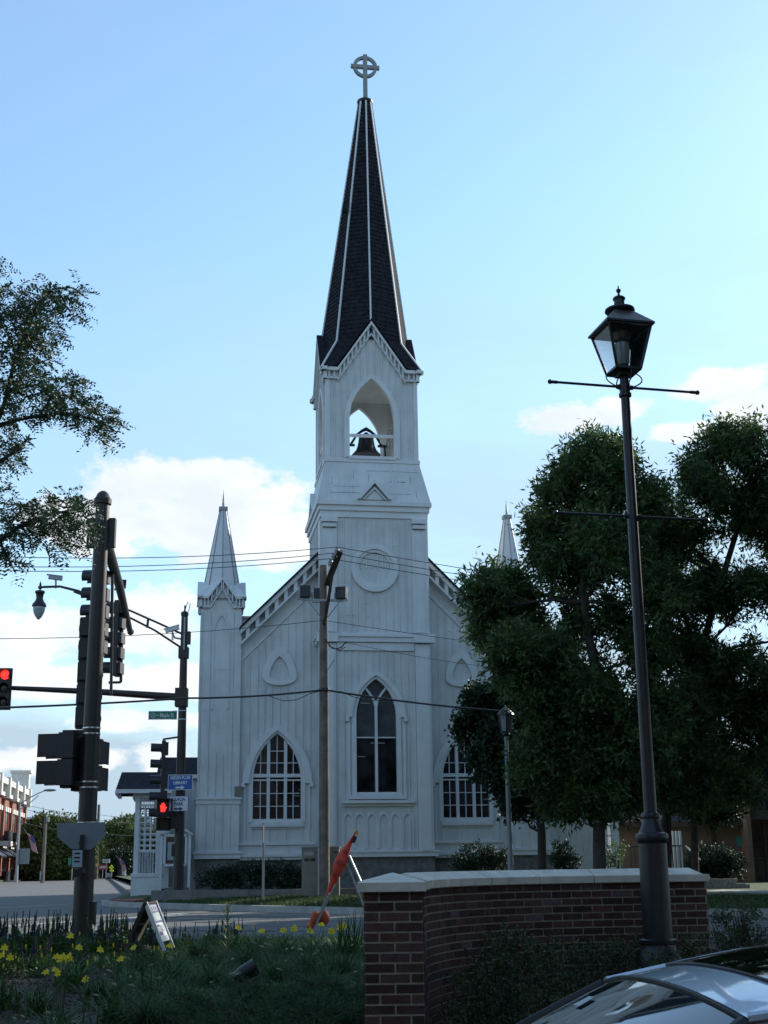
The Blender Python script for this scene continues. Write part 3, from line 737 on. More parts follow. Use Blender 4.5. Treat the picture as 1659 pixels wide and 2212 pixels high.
# -- corner turrets
def turret(uc,parts=True):
    T0=lambda u,d,z:(uc+u,.9+d,z)
    cv=.70
    sides=[lambda u,d,z:(uc+u,.9+d,z), lambda u,d,z:(uc-.70+d,.9+cv-u,z), lambda u,d,z:(uc-u,.9+1.40-d,z), lambda u,d,z:(uc+.70-d,.9+cv+u,z)]
    g=MB()
    g.box(-.70,.70,0,1.4,3.3,10.5,T0); g.box(-.735,.735,-.035,1.43,1.6,3.25,T0)
    for T in sides[:2]:
        battens(g,T,-.68,.68,.27,3.5,9.95,0,[(0,.28,9.2,9.9,5)],wd=.05,pr=.02); battens(g,T,-.7,.7,.28,1.66,3.2,-.035,wd=.05,pr=.02)
        arch_band(g,T,arch_pts(.30,9.2,9.95,6.5),arch_pts(.25,9.2,9.86,6.5),-.04,0)
    seams(g,T0,-.6,.4,3.6,9,-.02,5)
    g.prism([(-.5,10.4),(.5,10.4),(0,11.12)],0,1.4,'y',T0); g.prism([(-.5,10.4),(.5,10.4),(0,11.12)],0,1.4,'y',sides[1])
    g.build('turret_wall','white',CH)
    g=MB()
    ring(g,uc-.72,uc+.72,.88,2.32,3.25,3.40,.05); ring(g,uc-.72,uc+.72,.88,2.32,3.40,3.47,.09)
    for T in sides:
        for sg in (-1,1):
            def ch(u0,z0,u1,z1,t0,t1,d0,d1): g.prism([(sg*u0,z0+t0),(sg*u1,z1+t0),(sg*u1,z1+t1),(sg*u0,z0+t1)],d0,d1,'y',T)
            ch(.5,10.46,0,11.15,-.02,.07,-.17,.02); ch(.87,10.46,.5,10.46,-.02,.07,-.17,.02)
            ch(.42,10.16,0,10.84,-.05,.02,-.10,.02); ch(.80,10.16,.42,10.16,-.04,.03,-.10,.02)
            for u in (.03,.2,.37,.5,.62,.74):
                z=10.46+max(0,(.5-u)/.5*.69); g.box(sg*u-.02,sg*u+.02,-.13,0,z-.3,z+.01,T)
    g.build('turret_cornice','trim',CH)
    g=MB(); cc=(uc,.9+cv)
    def p8(r,z,k): t=math.pi/4*k-math.pi/2; return (cc[0]+r*math.cos(t),cc[1]+r*math.sin(t),z)
    for k in range(8): g.quad(p8(.66,10.95,k),p8(.66,10.95,k+1),p8(.13,13.95,k+1),p8(.13,13.95,k))
    for q in range(4):
        an=math.pi/2*q
        def Rq(x,y,z,an=an): x,y=x*math.cos(an)-y*math.sin(an),x*math.sin(an)+y*math.cos(an); return (cc[0]+x,cc[1]+y,z)
        rf,rb=Rq(0,-.86,11.19),Rq(0,-.5,11.19)
        for sg in (-1,1):
            e1=Rq(sg*.5,-.86,10.52); cr=Rq(sg*.86,-.86,10.52); dg=Rq(sg*.45,-.45,11.05)
            g.quad(rf,rb,dg,e1); g.quad(dg,cr,e1)
    g.build('turret_spire','trim',CH)
    g=MB()
    for k in range(8): g.beam(p8(.665,11.0,k),p8(.135,13.93,k),.03,.025)
    g.box(uc-.16,uc+.16,cc[1]-.16,cc[1]+.16,13.93,14.06); g.lathe([(.045,14.05),(.05,14.2),(.0,14.78)],(cc[0],cc[1],0),8)
    g.build('turret_finial','galv',CH)
turret(-5.42); turret(5.42)
g=MB(); g.box(6.1,6.42,.95,2.3,1.6,8.0); 
for u in (6.14,6.38): g.box(u-.02,u+.02,.93,.95,1.66,8)
g.build('side_wall','white',CH)
JG.build('joint_shade_line','seam',CH)
# bell
BL=CH.matrix_basis@Vector((.03,c,0))
bell=thing('church_bell','dark cast bell hanging in the open belfry arch','bell',(BL.x,BL.y,16.38),TH)
g=MB(); g.lathe([(.54,0),(.56,.03),(.50,.10),(.40,.22),(.335,.40),(.30,.60),(.285,.74),(.22,.84),(.10,.90),(.06,.95)],n=28); g.build('bell_body','bellm',bell,True)
g=MB(); g.tube([(-.62,0,.42),(-.52,0,.58),(-.36,0,.86),(-.15,0,1.02),(0,0,1.10),(.15,0,1.02),(.36,0,.86),(.52,0,.58),(.62,0,.42)],[.05,.05,.045,.06,.08,.06,.045,.05,.05],8); g.box(-.8,-.45,-.05,.05,.38,.46); g.box(.45,.8,-.05,.05,.38,.46); g.build('yoke','bellm',bell)
g=MB()
for sg in (-1,1):
    g.beam((sg*.74,-.3,-.65),(sg*.72,0,.4),.07,.07); g.beam((sg*.74,.3,-.65),(sg*.72,0,.4),.07,.07)
g.build('bell_stand','bellm',bell)
g=MB(); 
for k in range(24):
    a,b=2*math.pi*k/24,2*math.pi*(k+1)/24
    g.beam((.92,.62*math.cos(a),.5+.62*math.sin(a)),(.92,.62*math.cos(b),.5+.62*math.sin(b)),.05,.05)
for k in range(4):
    a=math.pi*k/4; g.beam((.92,-.6*math.cos(a),.5-.6*math.sin(a)),(.92,.6*math.cos(a),.5+.6*math.sin(a)),.035,.035)
g.build('bell_wheel','greyside',bell)

# ------------------------------------------------------------------ porch with lattice, left of the church
def Wd(p): return CH.matrix_basis@p
V0=.4
pl=L(280,1929,V0); pz=pl.z
po=thing('lattice_porch','white lattice entrance porch with dark low roof left of the church','porch',(O.x,O.y,0),TH)
ul,ur=L(290,1800,V0).x,L(346,1800,V0).x; zt=L(300,1712,V0).z; ub=L(428,1800,V0).x+.05
g=MB(); g.box(ul-.05,ur+.02,V0-.05,V0+2.6,pz-.1,L(300,1893,V0).z-.02); g.box(ul-.07,ur+.04,V0-.08,V0+2.6,L(300,1893,V0).z-.02,L(300,1887,V0).z)
g.build('base_wall','trim',po)
g=MB(); zb=L(300,1887,V0).z
for u in (ul,ur-.14,): 
    for v in (V0,V0+2.4): g.box(u,u+.15,v,v+.15,zb,zt)
g.box(ur,ur+.32,V0,V0+2.5,zb-.5,zt)
z1,z2,z3=L(300,1838,V0).z,L(300,1740,V0).z,L(300,1719,V0).z
for v in (V0,V0+2.4):
    for z in (z1,z2): g.box(ul+.14,ur-.12,v+.03,v+.11,z-.04,z+.04)
for z in (z1,z2): g.box(ul+.03,ul+.11,V0+.14,V0+2.4,z-.04,z+.04)
g.build('porch_frame','trim',po)
g=MB()
def lat(Tf,w_,full):
    n=int(w_/.075)
    for k in range(1,n): g.box(w_*k/n-.012,w_*k/n+.012,0,.03,zb,z1,Tf); g.box(w_*k/n-.012,w_*k/n+.012,0,.03,z2,zt,Tf)
    n=int(w_/.19)
    for k in range(1,n): g.box(w_*k/n-.02,w_*k/n+.02,0,.03,z1,z2,Tf)
    for k in range(1,8): z=z1+(z2-z1)*k/8; g.box(0,w_,.003,.027,z-.02,z+.02,Tf)
for v in (V0+.05,V0+2.45): lat(lambda a,d,z,v=v:(ul+.14+a,v+d,z),ur-ul-.28,1)
lat(lambda a,d,z:(ul+.05+d,V0+.14+a,z),2.26,1)
g.build('lattice','trim',po)
g=MB(); rl=L(250,1705,V0-.3); rr=L(372,1705,V0-.3); rtop=L(262,1668,V0+1.3)
def roofp(u0,u1,v0,z0,u2,u3,v1,z1_):
    g.quad((u0,v0,z0),(u1,v0,z0),(u3,v1,z1_),(u2,v1,z1_)); g.quad((u0,v0,z0-.08),(u1,v0,z0-.08),(u3,v1,z1_-.08),(u2,v1,z1_-.08))
    g.quad((u0,v0,z0),(u2,v1,z1_),(u2,v1,z1_-.08),(u0,v0,z0-.08))
roofp(rl.x,rr.x,V0-.3,rl.z,rl.x+.12,rr.x,V0+1.3,rtop.z); roofp(rl.x,rr.x,V0+2.9,rl.z,rl.x+.12,rr.x,V0+1.3,rtop.z)
r2=L(338,1674,1.6); r2r=L(432,1674,1.6); r2t=L(338,1636,3.2)
roofp(r2.x,r2r.x+1.2,1.5,r2.z,r2.x+.1,r2r.x+1.2,3.2,r2t.z)
g.build('porch_roof','roof',po)
g=MB(); g.box(rl.x,rr.x,V0-.36,V0-.28,rl.z-.13,rl.z); g.box(r2.x,r2r.x+1,1.44,1.52,r2.z-.13,r2.z); g.box(rl.x-.02,rl.x+.1,V0-.3,V0+2.9,rl.z-.16,rl.z-.04); g.box(ul-.1,ur+.4,V0-.02,V0+2.6,rl.z-.28,rl.z-.12)
g.build('gutter','trim',po)
g=MB(); g.box(ur+.3,ub,1.7,6,.2,r2.z-.05); battens(g,lambda u,d,z:(u,1.7+d,z),ur+.4,ub-.02,.27,.6,r2.z-.1,0); g.quad((r2.x+.1,1.7,r2.z-.1),(r2.x+.1,5,r2.z-.1),(r2.x+.1,3.2,r2t.z-.1))
g.build('annex_wall','white',po)
# notice board
nl=L(346,1800,.1); nb=thing('notice_board','white glazed notice board on two posts beside the lattice porch','notice board',tuple(Wd(Vector((nl.x,.1,0)))),TH)
a=L(347,1918,.1); b=L(415,1912,.1); zt=L(380,1786,.1).z; w_=b.x-a.x
g=MB(); g.box(0,.09,0,.09,.2,zt-.2); g.box(w_-.09,w_,0,.09,.2,zt-.2); g.build('post','trim',nb)
zb=L(380,1888,.1).z; 
g=MB(); g.box(.13,w_-.13,0,.05,zb+.25,zb+.33); g.box(.13,w_-.13,0,.05,zt-.32,zt-.24); g.box(.13,.2,0,.05,zb+.25,zt-.3); g.box(w_-.2,w_-.13,0,.05,zb+.25,zt-.3); g.box(.1,w_-.1,.05,.1,zb+.25,zt-.25); g.build('board_frame','trim',nb)
g=MB(); g.box(.2,w_-.2,.03,.045,zb+.33,zt-.34); g.build('glazing','skyglass',nb)
g=MB(); g.box(.26,w_*.55,.02,.028,zb+.45,zt-.5); g.box(w_*.6,w_-.26,.02,.028,zb+.6,zt-.6); g.build('notice','palegray',nb)
g=MB(); g.prism([(-.05,zt-.22),(.18,zt-.08),(w_/2,zt),(w_-.18,zt-.08),(w_+.05,zt-.22),(w_+.05,zt-.28),(w_-.18,zt-.15),(w_/2,zt-.07),(.18,zt-.15),(-.05,zt-.28)][::-1],-.08,.16,'y'); g.build('curved_hood','trim',nb)
# low retaining wall in front of the church bed
rw=MB(); A=[at(330,1929,40.6),at(420,1930,40.2),at(540,1931,39.8),at(700,1933,39.6),at(900,1934,40),at(1150,1928,41.5)]
for p,q in zip(A[:-1],A[1:]): rw.beam((p.x,p.y,.33),(q.x,q.y,.33),.22,.34)
tag(rw.build('low_concrete_wall','concdark'),'low aged concrete edging wall along the church planting bed','retaining wall')
g=MB(); a=at(352,1921,41.3); g.box(a.x-.1,a.x+.75,a.y,a.y+1,.2,.42); g.box(a.x,a.x+.65,a.y+.3,a.y+1,.42,.55); tag(g.build('entrance_step','concdark'),'short concrete steps under the notice board','steps')

# ------------------------------------------------------------------ poles, signals, signs
def sig_head(name,parent,n,M4,sec=.355,visor=.26,lit=None,backplate=False):
    """signal head facing local -Y; origin at top centre; n sections stacked downwards"""
    h=bpy.data.objects.new(name,None); COL.objects.link(h); h.parent=parent; h.matrix_local=M4
    g=MB(); 
    for k in range(n):
        z=-sec*k; g.prism([(-.17,z-sec+.02),(.17,z-sec+.02),(.17,z-.02),(-.17,z-.02)],.0,.12,'y')
        g.prism([(-.14,z-sec+.05),(.14,z-sec+.05),(.14,z-.05),(-.14,z-.05)],.12,.20,'y'); g.box(-.16,.16,.005,.115,z-sec,z-.0+.001)
    if backplate: g.box(-.29,.29,.03,.045,-sec*n-.12,.12)
    g.build('housing','signalbody',h)
    for k in range(n):
        g=MB(); zc=-sec*(k+.5); m=14
        for j in range(m):
            a,b=[R(-215+ (250*t/m)) for t in (j,j+1)]
            ra=.150
            P=[(ra*math.cos(a),0,zc-ra*math.sin(a)),(ra*math.cos(b),0,zc-ra*math.sin(b))]
            d=visor
            g.quad(P[0],P[1],(P[1][0],-d,P[1][2]+.01),(P[0][0],-d,P[0][2]+.01))
            q=.157/.150
            g.quad((P[0][0]*q,0,zc+(P[0][2]-zc)*q),(P[1][0]*q,0,zc+(P[1][2]-zc)*q),(P[1][0]*q,-d,zc+(P[1][2]-zc)*q+.01),(P[0][0]*q,-d,zc+(P[0][2]-zc)*q+.01))
        g.build('visor','black',h)
    for k in range(n):
        g=MB(); zc=-sec*(k+.5)
        g.lathe([(.148,0),(.13,.02),(.08,.035),(0.0,.04)],n=16,T=lambda x,y,z,zc=zc:(x,-.0-z,zc+y))
        g.build('lens','redlit' if lit==k else 'reddark',h)
    return h
def place(parent,loc,rz): return parent.matrix_basis.inverted()@Matrix.Translation(loc)@Matrix.Rotation(rz,4,'Z')
PX=22.0
pb=at(176,2015,PX); pt=at(222,1086,PX)
np_=thing('traffic_signal_pole','thick dark brown signal pole with grey sign back in the flower bed','signal pole',(pb.x,PX,-.05))
g=MB(); top=Vector((pt.x-pb.x,0,pt.z+.05)); zt=top.z
def pole_at(z): return Vector((top.x*z/zt,0,z))
g.tube([pole_at(-.1),pole_at(zt*.35),pole_at(zt)],[.165,.148,.120],20); g.build('pole','steel',np_,True)
g=MB(); g.lathe([(.15,0),(.155,.09),(.13,.12),(.10,.19),(.05,.235),(0,.25)],tuple(top-Vector((0,0,.03))),20); g.build('pole_cap','steel',np_,True)
def zpx(x,y): return at(x,y,PX).z+.05
for y in (1573,1585,1689,1701,1777):
    g=MB(); z=zpx(200,y); p=pole_at(z); r=.165-.045*z/zt+.004; g.lathe([(r,-.012),(r+.003,-.01),(r+.003,.01),(r,.012)],tuple(p),20); g.build('steel_band','chrome',np_)
# mast arm away over the street
aend=at(281,1364,32.0)-np_.location; ast=pole_at(zpx(236,1140))
g=MB(); g.tube([ast,ast.lerp(aend,.5)+Vector((0,0,.12)),aend],[.115,.095,.07],14); g.build('mast_arm','steel',np_,True)
g=MB(); z0,z1=zpx(237,1180),zpx(240,1118); g.box(ast.x-.26,ast.x+.23,.02,.15,z0,z1); g.build('arm_bracket','steel',np_)
g=MB(); e=aend+Vector((0,.06,0)); g.lathe([(.075,-.01),(.085,0),(.075,.02),(.0,.03)],(0,0,0),12,T=lambda x,y,z:(e.x+x,e.y+z,e.z+y)); g.build('arm_cap','steel',np_)
# heads: end of arm (side on, visors to the left), middle, pole mounted
h1=at(252,1299,30.0); sig_head('signal_head',np_,5,place(np_,h1,R(-97)),sec=.352,visor=.30)
rd1,rd2=at(266,1262,30.0)-np_.location,at(261,1474,30.0)-np_.location
g=MB(); g.tube([rd1,rd2],.035,8); g.tube([rd2,rd2+Vector((-.28,0,0))],.03,8); g.tube([rd1+Vector((0,0,-.12)),rd1+Vector((-.2,0,-.12))],.03,8); g.tube([rd1+Vector((.02,-.05,.1)),rd1+Vector((0,0,-.1))],.07,8); g.build('head_bracket','steel',np_)
h2=at(214,1229,25.5); sig_head('signal_head',np_,5,place(np_,h2,R(-100)),sec=.352,visor=.30)
rd=at(243,1330,25.5)-np_.location; g=MB(); g.tube([at(243,1225,25.5)-np_.location,at(240,1500,25.5)-np_.location],.03,8); g.build('head_bracket','steel',np_)
h3=at(198,1335,22.45); sig_head('signal_head',np_,5,place(np_,h3,R(174)),sec=.386,visor=.30)
# pedestrian heads (big square visors)
def ped_head(parent,loc,rz,lit=False):
    h=bpy.data.objects.new('pedestrian_signal',None); COL.objects.link(h); h.parent=parent; h.matrix_local=place(parent,loc,rz)
    g=MB(); g.box(-.22,.22,0,.26,-.43,-.01); g.box(-.22,.22,0,.26,-.87,-.45); g.box(-.1,.1,.02,.2,-.91,.03); g.build('housing','signalbody',h)
    g=MB()
    for z in (-.22,-.66):
        for (x0,x1,z0,z1) in ((-.2,-.185,-.19,.19),(.185,.2,-.19,.19),(-.2,.2,.175,.19)): g.box(x0,x1,-.36,0,z+z0,z+z1)
        g.box(-.2,.2,-.2,0,z-.19,z-.178)
    g.build('visor','black',h)
    g=MB(); g.box(-.185,.185,-.02,0,-.84,-.48); g.build('lens','reddark',h)
    if lit: pass
    return h
p1=at(137,1583,PX); ped_head(np_,p1,R(-90)-.12)
g=MB(); 
for y in (1583,1693):
    zq=zpx(150,y); g.beam((p1.x-np_.location.x,0,zq),tuple(pole_at(zq)),.07,.09); 
g.build('head_bracket','steel',np_)
g=MB(); xq=at(144,1600,PX).x-np_.location.x; g.box(xq-.05,xq+.05,-.06,.06,zpx(150,1694),zpx(150,1583)); g.build('bracket_plate','steel',np_)
p2=at(197,1597,22.35); ped_head(np_,p2,R(172))
# sign back, small instruction sign
g=MB(); c0=at(176,1806,21.78)
pts=[at(x,y,21.78) for x,y in ((124,1778),(228,1776),(228,1807),(197,1835),(157,1836),(124,1808))]
g.prism([(p.x-np_.location.x,p.z+.05) for p in pts][::-1],21.76-PX,21.775-PX,'y'); sb=g.build('sign_back','signgrey',np_)
g=MB(); a,b=at(172,1808,21.75),at(182,1820,21.75); g.box(a.x-np_.location.x,b.x-np_.location.x,21.745-PX,21.752-PX,b.z+.05,a.z+.05); g.build('sticker','palegray',sb)
g=MB(); a,b=at(155,1834,21.7),at(178,1875,21.7); ss=bpy.data.objects.new('push_button_sign',None); COL.objects.link(ss); ss.parent=np_
x0,x1,z1,z0=a.x-np_.location.x,b.x-np_.location.x,a.z+.05,b.z+.05; yy=21.7-PX
g.box(x0,x1,yy,yy+.01,z0,z1); g.build('plate','palegray',ss)
g=MB(); 
for (p,q,r,s_) in ((0,1,0,.05),(0,1,.95,1),(0,.06,0,1),(.94,1,0,1)): g.box(x0+(x1-x0)*p,x0+(x1-x0)*q,yy-.004,yy-.001,z0+(z1-z0)*r,z0+(z1-z0)*s_)
for k,zz_ in enumerate((.72,.5,.3)): g.box(x0+(x1-x0)*.25,x0+(x1-x0)*.75,yy-.004,yy-.001,z0+(z1-z0)*zz_,z0+(z1-z0)*(zz_+.09))
g.build('print','black',ss)
g=MB(); xm=(x0+x1)/2+.03; g.beam((xm,yy+.03,z1+.1),(xm+.12,0,z1+.02),.05,.05); g.beam((xm-.03,yy+.03,z0-.06),(xm+.12,0,z0-.02),.07,.07); g.box(xm-.06,xm+.05,yy-.02,yy+.08,z0-.14,z0-.02); g.box(xm+.0,xm+.07,yy-.01,yy+.03,z1,z1+.22); g.build('button_bracket','black',np_)
g=MB(); zq=zpx(196,1955); g.box(.12,.21,-.08,.08,zq-.3,zq+.05); g.build('junction_box','steel',np_)

# far signal pole with mast arm, luminaire, signs
FY=41.0
fb=at(384,1934,FY); ft=at(399,1328,FY)
fp=thing('traffic_signal_pole','slender brown signal pole with street name sign in front of the church','signal pole',(fb.x,FY,.2))
H=ft.z-.2; tp=Vector((ft.x-fb.x,0,H))
def fat(z): return Vector((tp.x*z/H,0,z))
def fz(x,y,Y=FY): return at(x,y,Y).z-.2
def fl(x,y,Y=FY): return at(x,y,Y)-fp.location
g=MB(); g.tube([(0,0,-.1),fat(H*.5),fat(H)],[.165,.14,.105],18); g.build('pole','steel',fp,True)
g=MB(); g.lathe([(.12,-.03),(.125,.06),(.09,.1),(.03,.12),(.025,.3),(.0,.32)],tuple(fat(H)),12); g.tube([fat(H)+Vector((.02,0,.2)),fat(H)+Vector((.09,0,.42)),fat(H)+Vector((.17,0,.35)),fat(H)+Vector((.12,0,.1))],.012,6); g.build('pole_cap','black',fp)
g=MB(); g.tube([fl(388,1506),fl(220,1495),fl(20,1486)],[.12,.10,.07],12); g.build('mast_arm','steel',fp,True)
g=MB(); c_=fat(fz(390,1506)); g.box(c_.x-.22,c_.x+.15,-.18,.18,c_.z-.30,c_.z+.28); g.build('arm_bracket','steel',fp)
g=MB(); 
A=[fl(397,1371),fl(342,1346),fl(281,1319),fl(235,1300),fl(192,1287)]
g.tube(A,.035,8)
g.tube([fl(396,1402),fl(335,1362),fl(278,1333)],.035,8); g.tube([fl(320,1337),fl(318,1356)],.04,6)
g.tube([fl(195,1291),fl(170,1277),fl(130,1267),fl(92,1268)],[.05,.045,.04,.04],8); g.tube([fl(160,1277),fl(195,1290)],.05,6)
g.build('luminaire_arm','steel',fp,True)
lm=bpy.data.objects.new('teardrop_luminaire',None); COL.objects.link(lm); lm.parent=fp; lm.location=fl(87,1268); lm.scale=(.72,.72,.78)
g=MB(); g.lathe([(.0,.26),(.02,.2),(.05,.12),(.055,.04),(.1,.02),(.1,-.05),(.04,-.09),(.04,-.13),(.21,-.17),(.22,-.24),(.17,-.3),(.15,-.48),(.2,-.6),(.30,-.72),(.32,-.80),(.29,-.83)],n=18); g.build('lamp_hood','black',lm,True)
g=MB(); g.lathe([(.26,-.83),(.265,-.93),(.23,-1.07),(.16,-1.22),(.07,-1.33),(.01,-1.37)],n=18); g.build('globe','lampglobe',lm,True)
def cam_obj(p,dirv):
    g=MB(); d=Vector(dirv).normalized(); g.beam(p-d*.22,p+d*.22,.13,.13); g.beam(p-d*.22+Vector((0,0,.07)),p+d*.28+Vector((0,0,.07)),.16,.02); g.tube([p,p+Vector((.02,0,-.18)),p+Vector((.02,0,-.35))],.03,6); return g
cam_obj(fl(372,1359),(-1,0,-.28)).build('traffic_camera','signwhite',fp)
g=MB(); g.tube([fl(372,1368),fl(378,1378),fl(396,1381)],.03,6); g.build('camera_bracket','galv',fp)
cam_obj(fl(120,1248),(-1,-.2,.1)).build('traffic_camera','galv',fp)
g=MB(); q=fat(fz(398,1385)); g.box(q.x-.0,q.x+.05,-.16,-.1,q.z-.3,q.z+.75); g.build('conduit','galv',fp); g=MB(); g.box(q.x-.15,q.x+.15,-.15,.15,q.z-.55,q.z-.2); g.box(q.x+.08,q.x+.2,-.1,.1,q.z-.1,q.z+.3); g.build('arm_clamp','steel',fp)
h=at(12,1443,FY-.3); hh=sig_head('signal_head',fp,3,place(fp,h,R(6)),sec=.43,visor=.2,lit=0)
g=MB(); g.box(-.29,.22,.03,.05,-.43*3-.02,.0); g.build('backplate','black',hh)
h=at(350,1600,FY-.2); sig_head('signal_head',fp,5,place(fp,h,R(-78)),sec=.49,visor=.33)
g=MB(); g.tube([fl(352,1597),fl(386,1592)],.03,6); g.tube([fl(352,1775),fl(385,1775)],.04,6); g.build('head_bracket','steel',fp)
# pedestrian head with lit hand
ph=bpy.data.objects.new('pedestrian_signal',None); COL.objects.link(ph); ph.parent=fp; ph.matrix_local=place(fp,at(353,1725,FY-.35),R(22))
g=MB(); g.box(-.24,.24,0,.22,-.55,0); g.box(-.24,.24,0,.22,-.95,-.57); g.box(.24,.6,.02,.18,-.9,-.02); g.build('housing','signalbody',ph)
g=MB()
for z0 in (-.53,-.93): 
    g.box(-.24,-.22,-.2,0,z0,z0+.5 if z0>-.6 else z0+.34); g.box(.22,.24,-.2,0,z0,z0+.5 if z0>-.6 else z0+.34)
g.box(-.24,.24,-.2,0,-.02,0); g.box(-.24,.24,-.2,0,-.59,-.57); g.build('visor','black',ph)
g=MB(); c2=[(-.10,-.42),(.07,-.42),(.12,-.30),(.155,-.24),(.125,-.21),(.08,-.26),(.085,-.12),(.05,-.11),(.045,-.22),(.03,-.07),(-.01,-.06),(-.01,-.21),(-.04,-.08),(-.075,-.09),(-.06,-.24),(-.10,-.15),(-.135,-.17),(-.11,-.33)]
g.prism([(x*.72,-.26+(z+.24)*.78) for x,z in c2],-.02,-.005,'y'); g.build('lit_hand','redlit',ph)
g=MB(); g.box(-.2,.2,-.02,0,-.91,-.6); g.build('lens','reddark',ph)
# street name sign
sg_=bpy.data.objects.new('street_name_sign',None); COL.objects.link(sg_); sg_.parent=fp; p=at(351.5,1545,FY-.1); sg_.matrix_local=place(fp,p,R(2))
g=MB(); g.box(-.445,.445,0,.02,-.135,.135); g.build('plate','signwhite',sg_)
g=MB(); g.box(-.425,.43,-.004,.0,-.112,.112); g.build('green_face','signgreen',sg_)
text('Maple St',.185,'signwhite',sg_,Matrix.Translation((.13,-.006,-.005))@FR,bold=.003,xs=.68)
text('W',.10,'signwhite',sg_,Matrix.Translation((-.155,-.006,-.01))@FR,xs=.8)
g=MB(); 
for k in range(16):
    a,b=2*math.pi*k/16,2*math.pi*(k+1)/16
    g.quad(*[(-.30+r*math.cos(t),-.007,r*math.sin(t)) for r,t in ((.055,a),(.085,a),(.085,b),(.055,b))])
g.lathe([(.03,-.001),(.03,.001)],n=8,T=lambda x,y,z:(-.30+x,-.007+z,y)); g.build('village_emblem','palegray',sg_)
g=MB(); 
for z in (.13,-.135):
    for dx in (0,): g.lathe([(.135,-.012),(.138,0),(.135,.012)],(0,0,0),16,T=lambda x,y,zq,z=z:(fat(fz(391,1545)+z).x+x,y,fz(391,1545)+z+zq))
    g.beam((fat(fz(391,1545)).x-.14,-.08,fz(391,1545)+z),(fat(fz(391,1545)).x-.3,-.08,fz(391,1545)+z),.02,.02)
g.build('steel_band','chrome',fp)
def sign(name,parent,loc,rz,w,h,face,border,lines,col,arrow=None):
    s_=bpy.data.objects.new(name,None); COL.objects.link(s_); s_.parent=parent; s_.matrix_local=place(parent,loc,rz)
    g=MB(); g.box(-w/2,w/2,0,.015,-h/2,h/2); g.build('plate',border,s_)
    g=MB(); g.box(-w/2+.018,w/2-.018,-.003,0,-h/2+.018,h/2-.018); g.build('face',face,s_)
    for (t,sz,z,xs) in lines: text(t,sz,col,s_,Matrix.Translation((0,-.005,z))@FR,bold=.004,xs=xs)
    if arrow is not None:
        z=arrow; g=MB(); g.prism([(-.14,z-.025),(.03,z-.025),(.03,z-.065),(.14,z),(.03,z+.065),(.03,z+.025),(-.14,z+.025)],-.007,-.004,'y'); g.build('arrow',col,s_)
    return s_
sign('library_sign',fp,at(389.5,1690,FY-.3),R(-3),.77,.46,'signblue','signwhite',[('HELEN PLUM',.135,.135,.78),('LIBRARY',.135,-.015,.85)],'signwhite',arrow=-.155)
sign('park_sign',fp,at(386,1736,FY-.3),R(-3),.60,.46,'signwhite','signblue',[('LILACIA',.135,.125,.82),('PARK',.135,-.015,.85)],'navy',arrow=-.155)
g=MB(); g.box(-.35,.0,-.2,-.12,fz(380,1765),fz(380,1735)); g.box(-.21,-.1,-.12,.1,fz(378,1850)-.0,fz(378,1823)); g.build('push_button_box','black',fp)

# utility pole with crossarm, insulators and flood lights
UY=38.0; ubs=at(697,1932,UY); utp=at(699,1222,UY)
up_=thing('utility_pole','weathered wooden utility pole with a slanting crossarm and three floodlights','utility pole',(ubs.x,UY,.2))
def ul_(x,y,Y=UY): return at(x,y,Y)-up_.location
tp2=ul_(699,1222)
g=MB(); g.tube([ul_(700,1934),ul_(700,1600),tp2],[.165,.145,.118],16); g.build('pole','wood',up_,True)
g=MB(); g.beam(ul_(706,1263,UY-.17),ul_(735,1190,UY-.9),.13,.17,(1,0,0)); g.build('crossarm','wooddk',up_)
g=MB(); g.beam(ul_(719,1234,UY-.5),ul_(701,1350,UY-.16),.06,.09,(1,0,0)); g.build('crossarm_brace','wooddk',up_)
INS=[ul_(728,1188,UY-.85),ul_(721,1201,UY-.65),ul_(714,1213,UY-.4)]
for p in INS:
    g=MB(); g.lathe([(.02,-.22),(.02,-.12),(.075,-.11),(.08,-.07),(.05,-.05),(.075,-.03),(.07,.01),(.04,.04),(.05,.07),(.02,.09)],tuple(p),12); g.build('insulator','galv',up_,True)
g=MB(); g.beam(ul_(652,1295,UY-.1),ul_(742,1298,UY-.1),.05,.07); g.beam(ul_(667,1300,UY-.1),ul_(697,1338,UY),.025,.025); g.beam(ul_(733,1301,UY-.1),ul_(704,1338,UY),.025,.025); g.build('light_bracket','galv',up_)
def flood(p,rz):
    h=bpy.data.objects.new('floodlight',None); COL.objects.link(h); h.parent=up_; h.location=p; h.rotation_euler=(0,0,rz)
    g=MB(); g.prism([(-.17,-.17),(.08,-.19),(.17,.12),(.10,.19),(-.12,.17)],-.16,.16,'x'); g.build('housing','black',h)
    g=MB(); g.tube([(-.21,0,0),(-.21,0,-.24),(.21,0,-.24),(.21,0,0)],.016,6); g.build('yoke','galv',h)
flood(ul_(658,1278,UY-.1),R(12)); flood(ul_(738,1281,UY-.1),R(-14)); flood(ul_(690,1284,UY+.25),R(0))
g=MB(); g.tube([ul_(689,1934,UY-.1),ul_(689,1765,UY-.1)],.035,8); g.build('conduit','galv',up_)
g=MB(); g.tube([ul_(703,1380,UY-.12),ul_(712,1396,UY-.2),ul_(725,1402,UY-.3),ul_(738,1398,UY-.3),ul_(744,1390,UY-.3),ul_(750,1387,UY-.3)],.018,6); g.tube([ul_(705,1382,UY-.12),ul_(716,1400,UY-.2),ul_(734,1404,UY-.3),ul_(746,1398,UY-.3)],.012,6); g.tube([ul_(702,1455,UY-.1),ul_(714,1438,UY-.2),ul_(722,1425,UY-.25)],.01,6); g.box(*[v for a in (0,1,2) for v in (ul_(701,1342,UY-.15)[a]-.06,ul_(701,1342,UY-.15)[a]+.06)]); g.build('service_drop','black',up_)
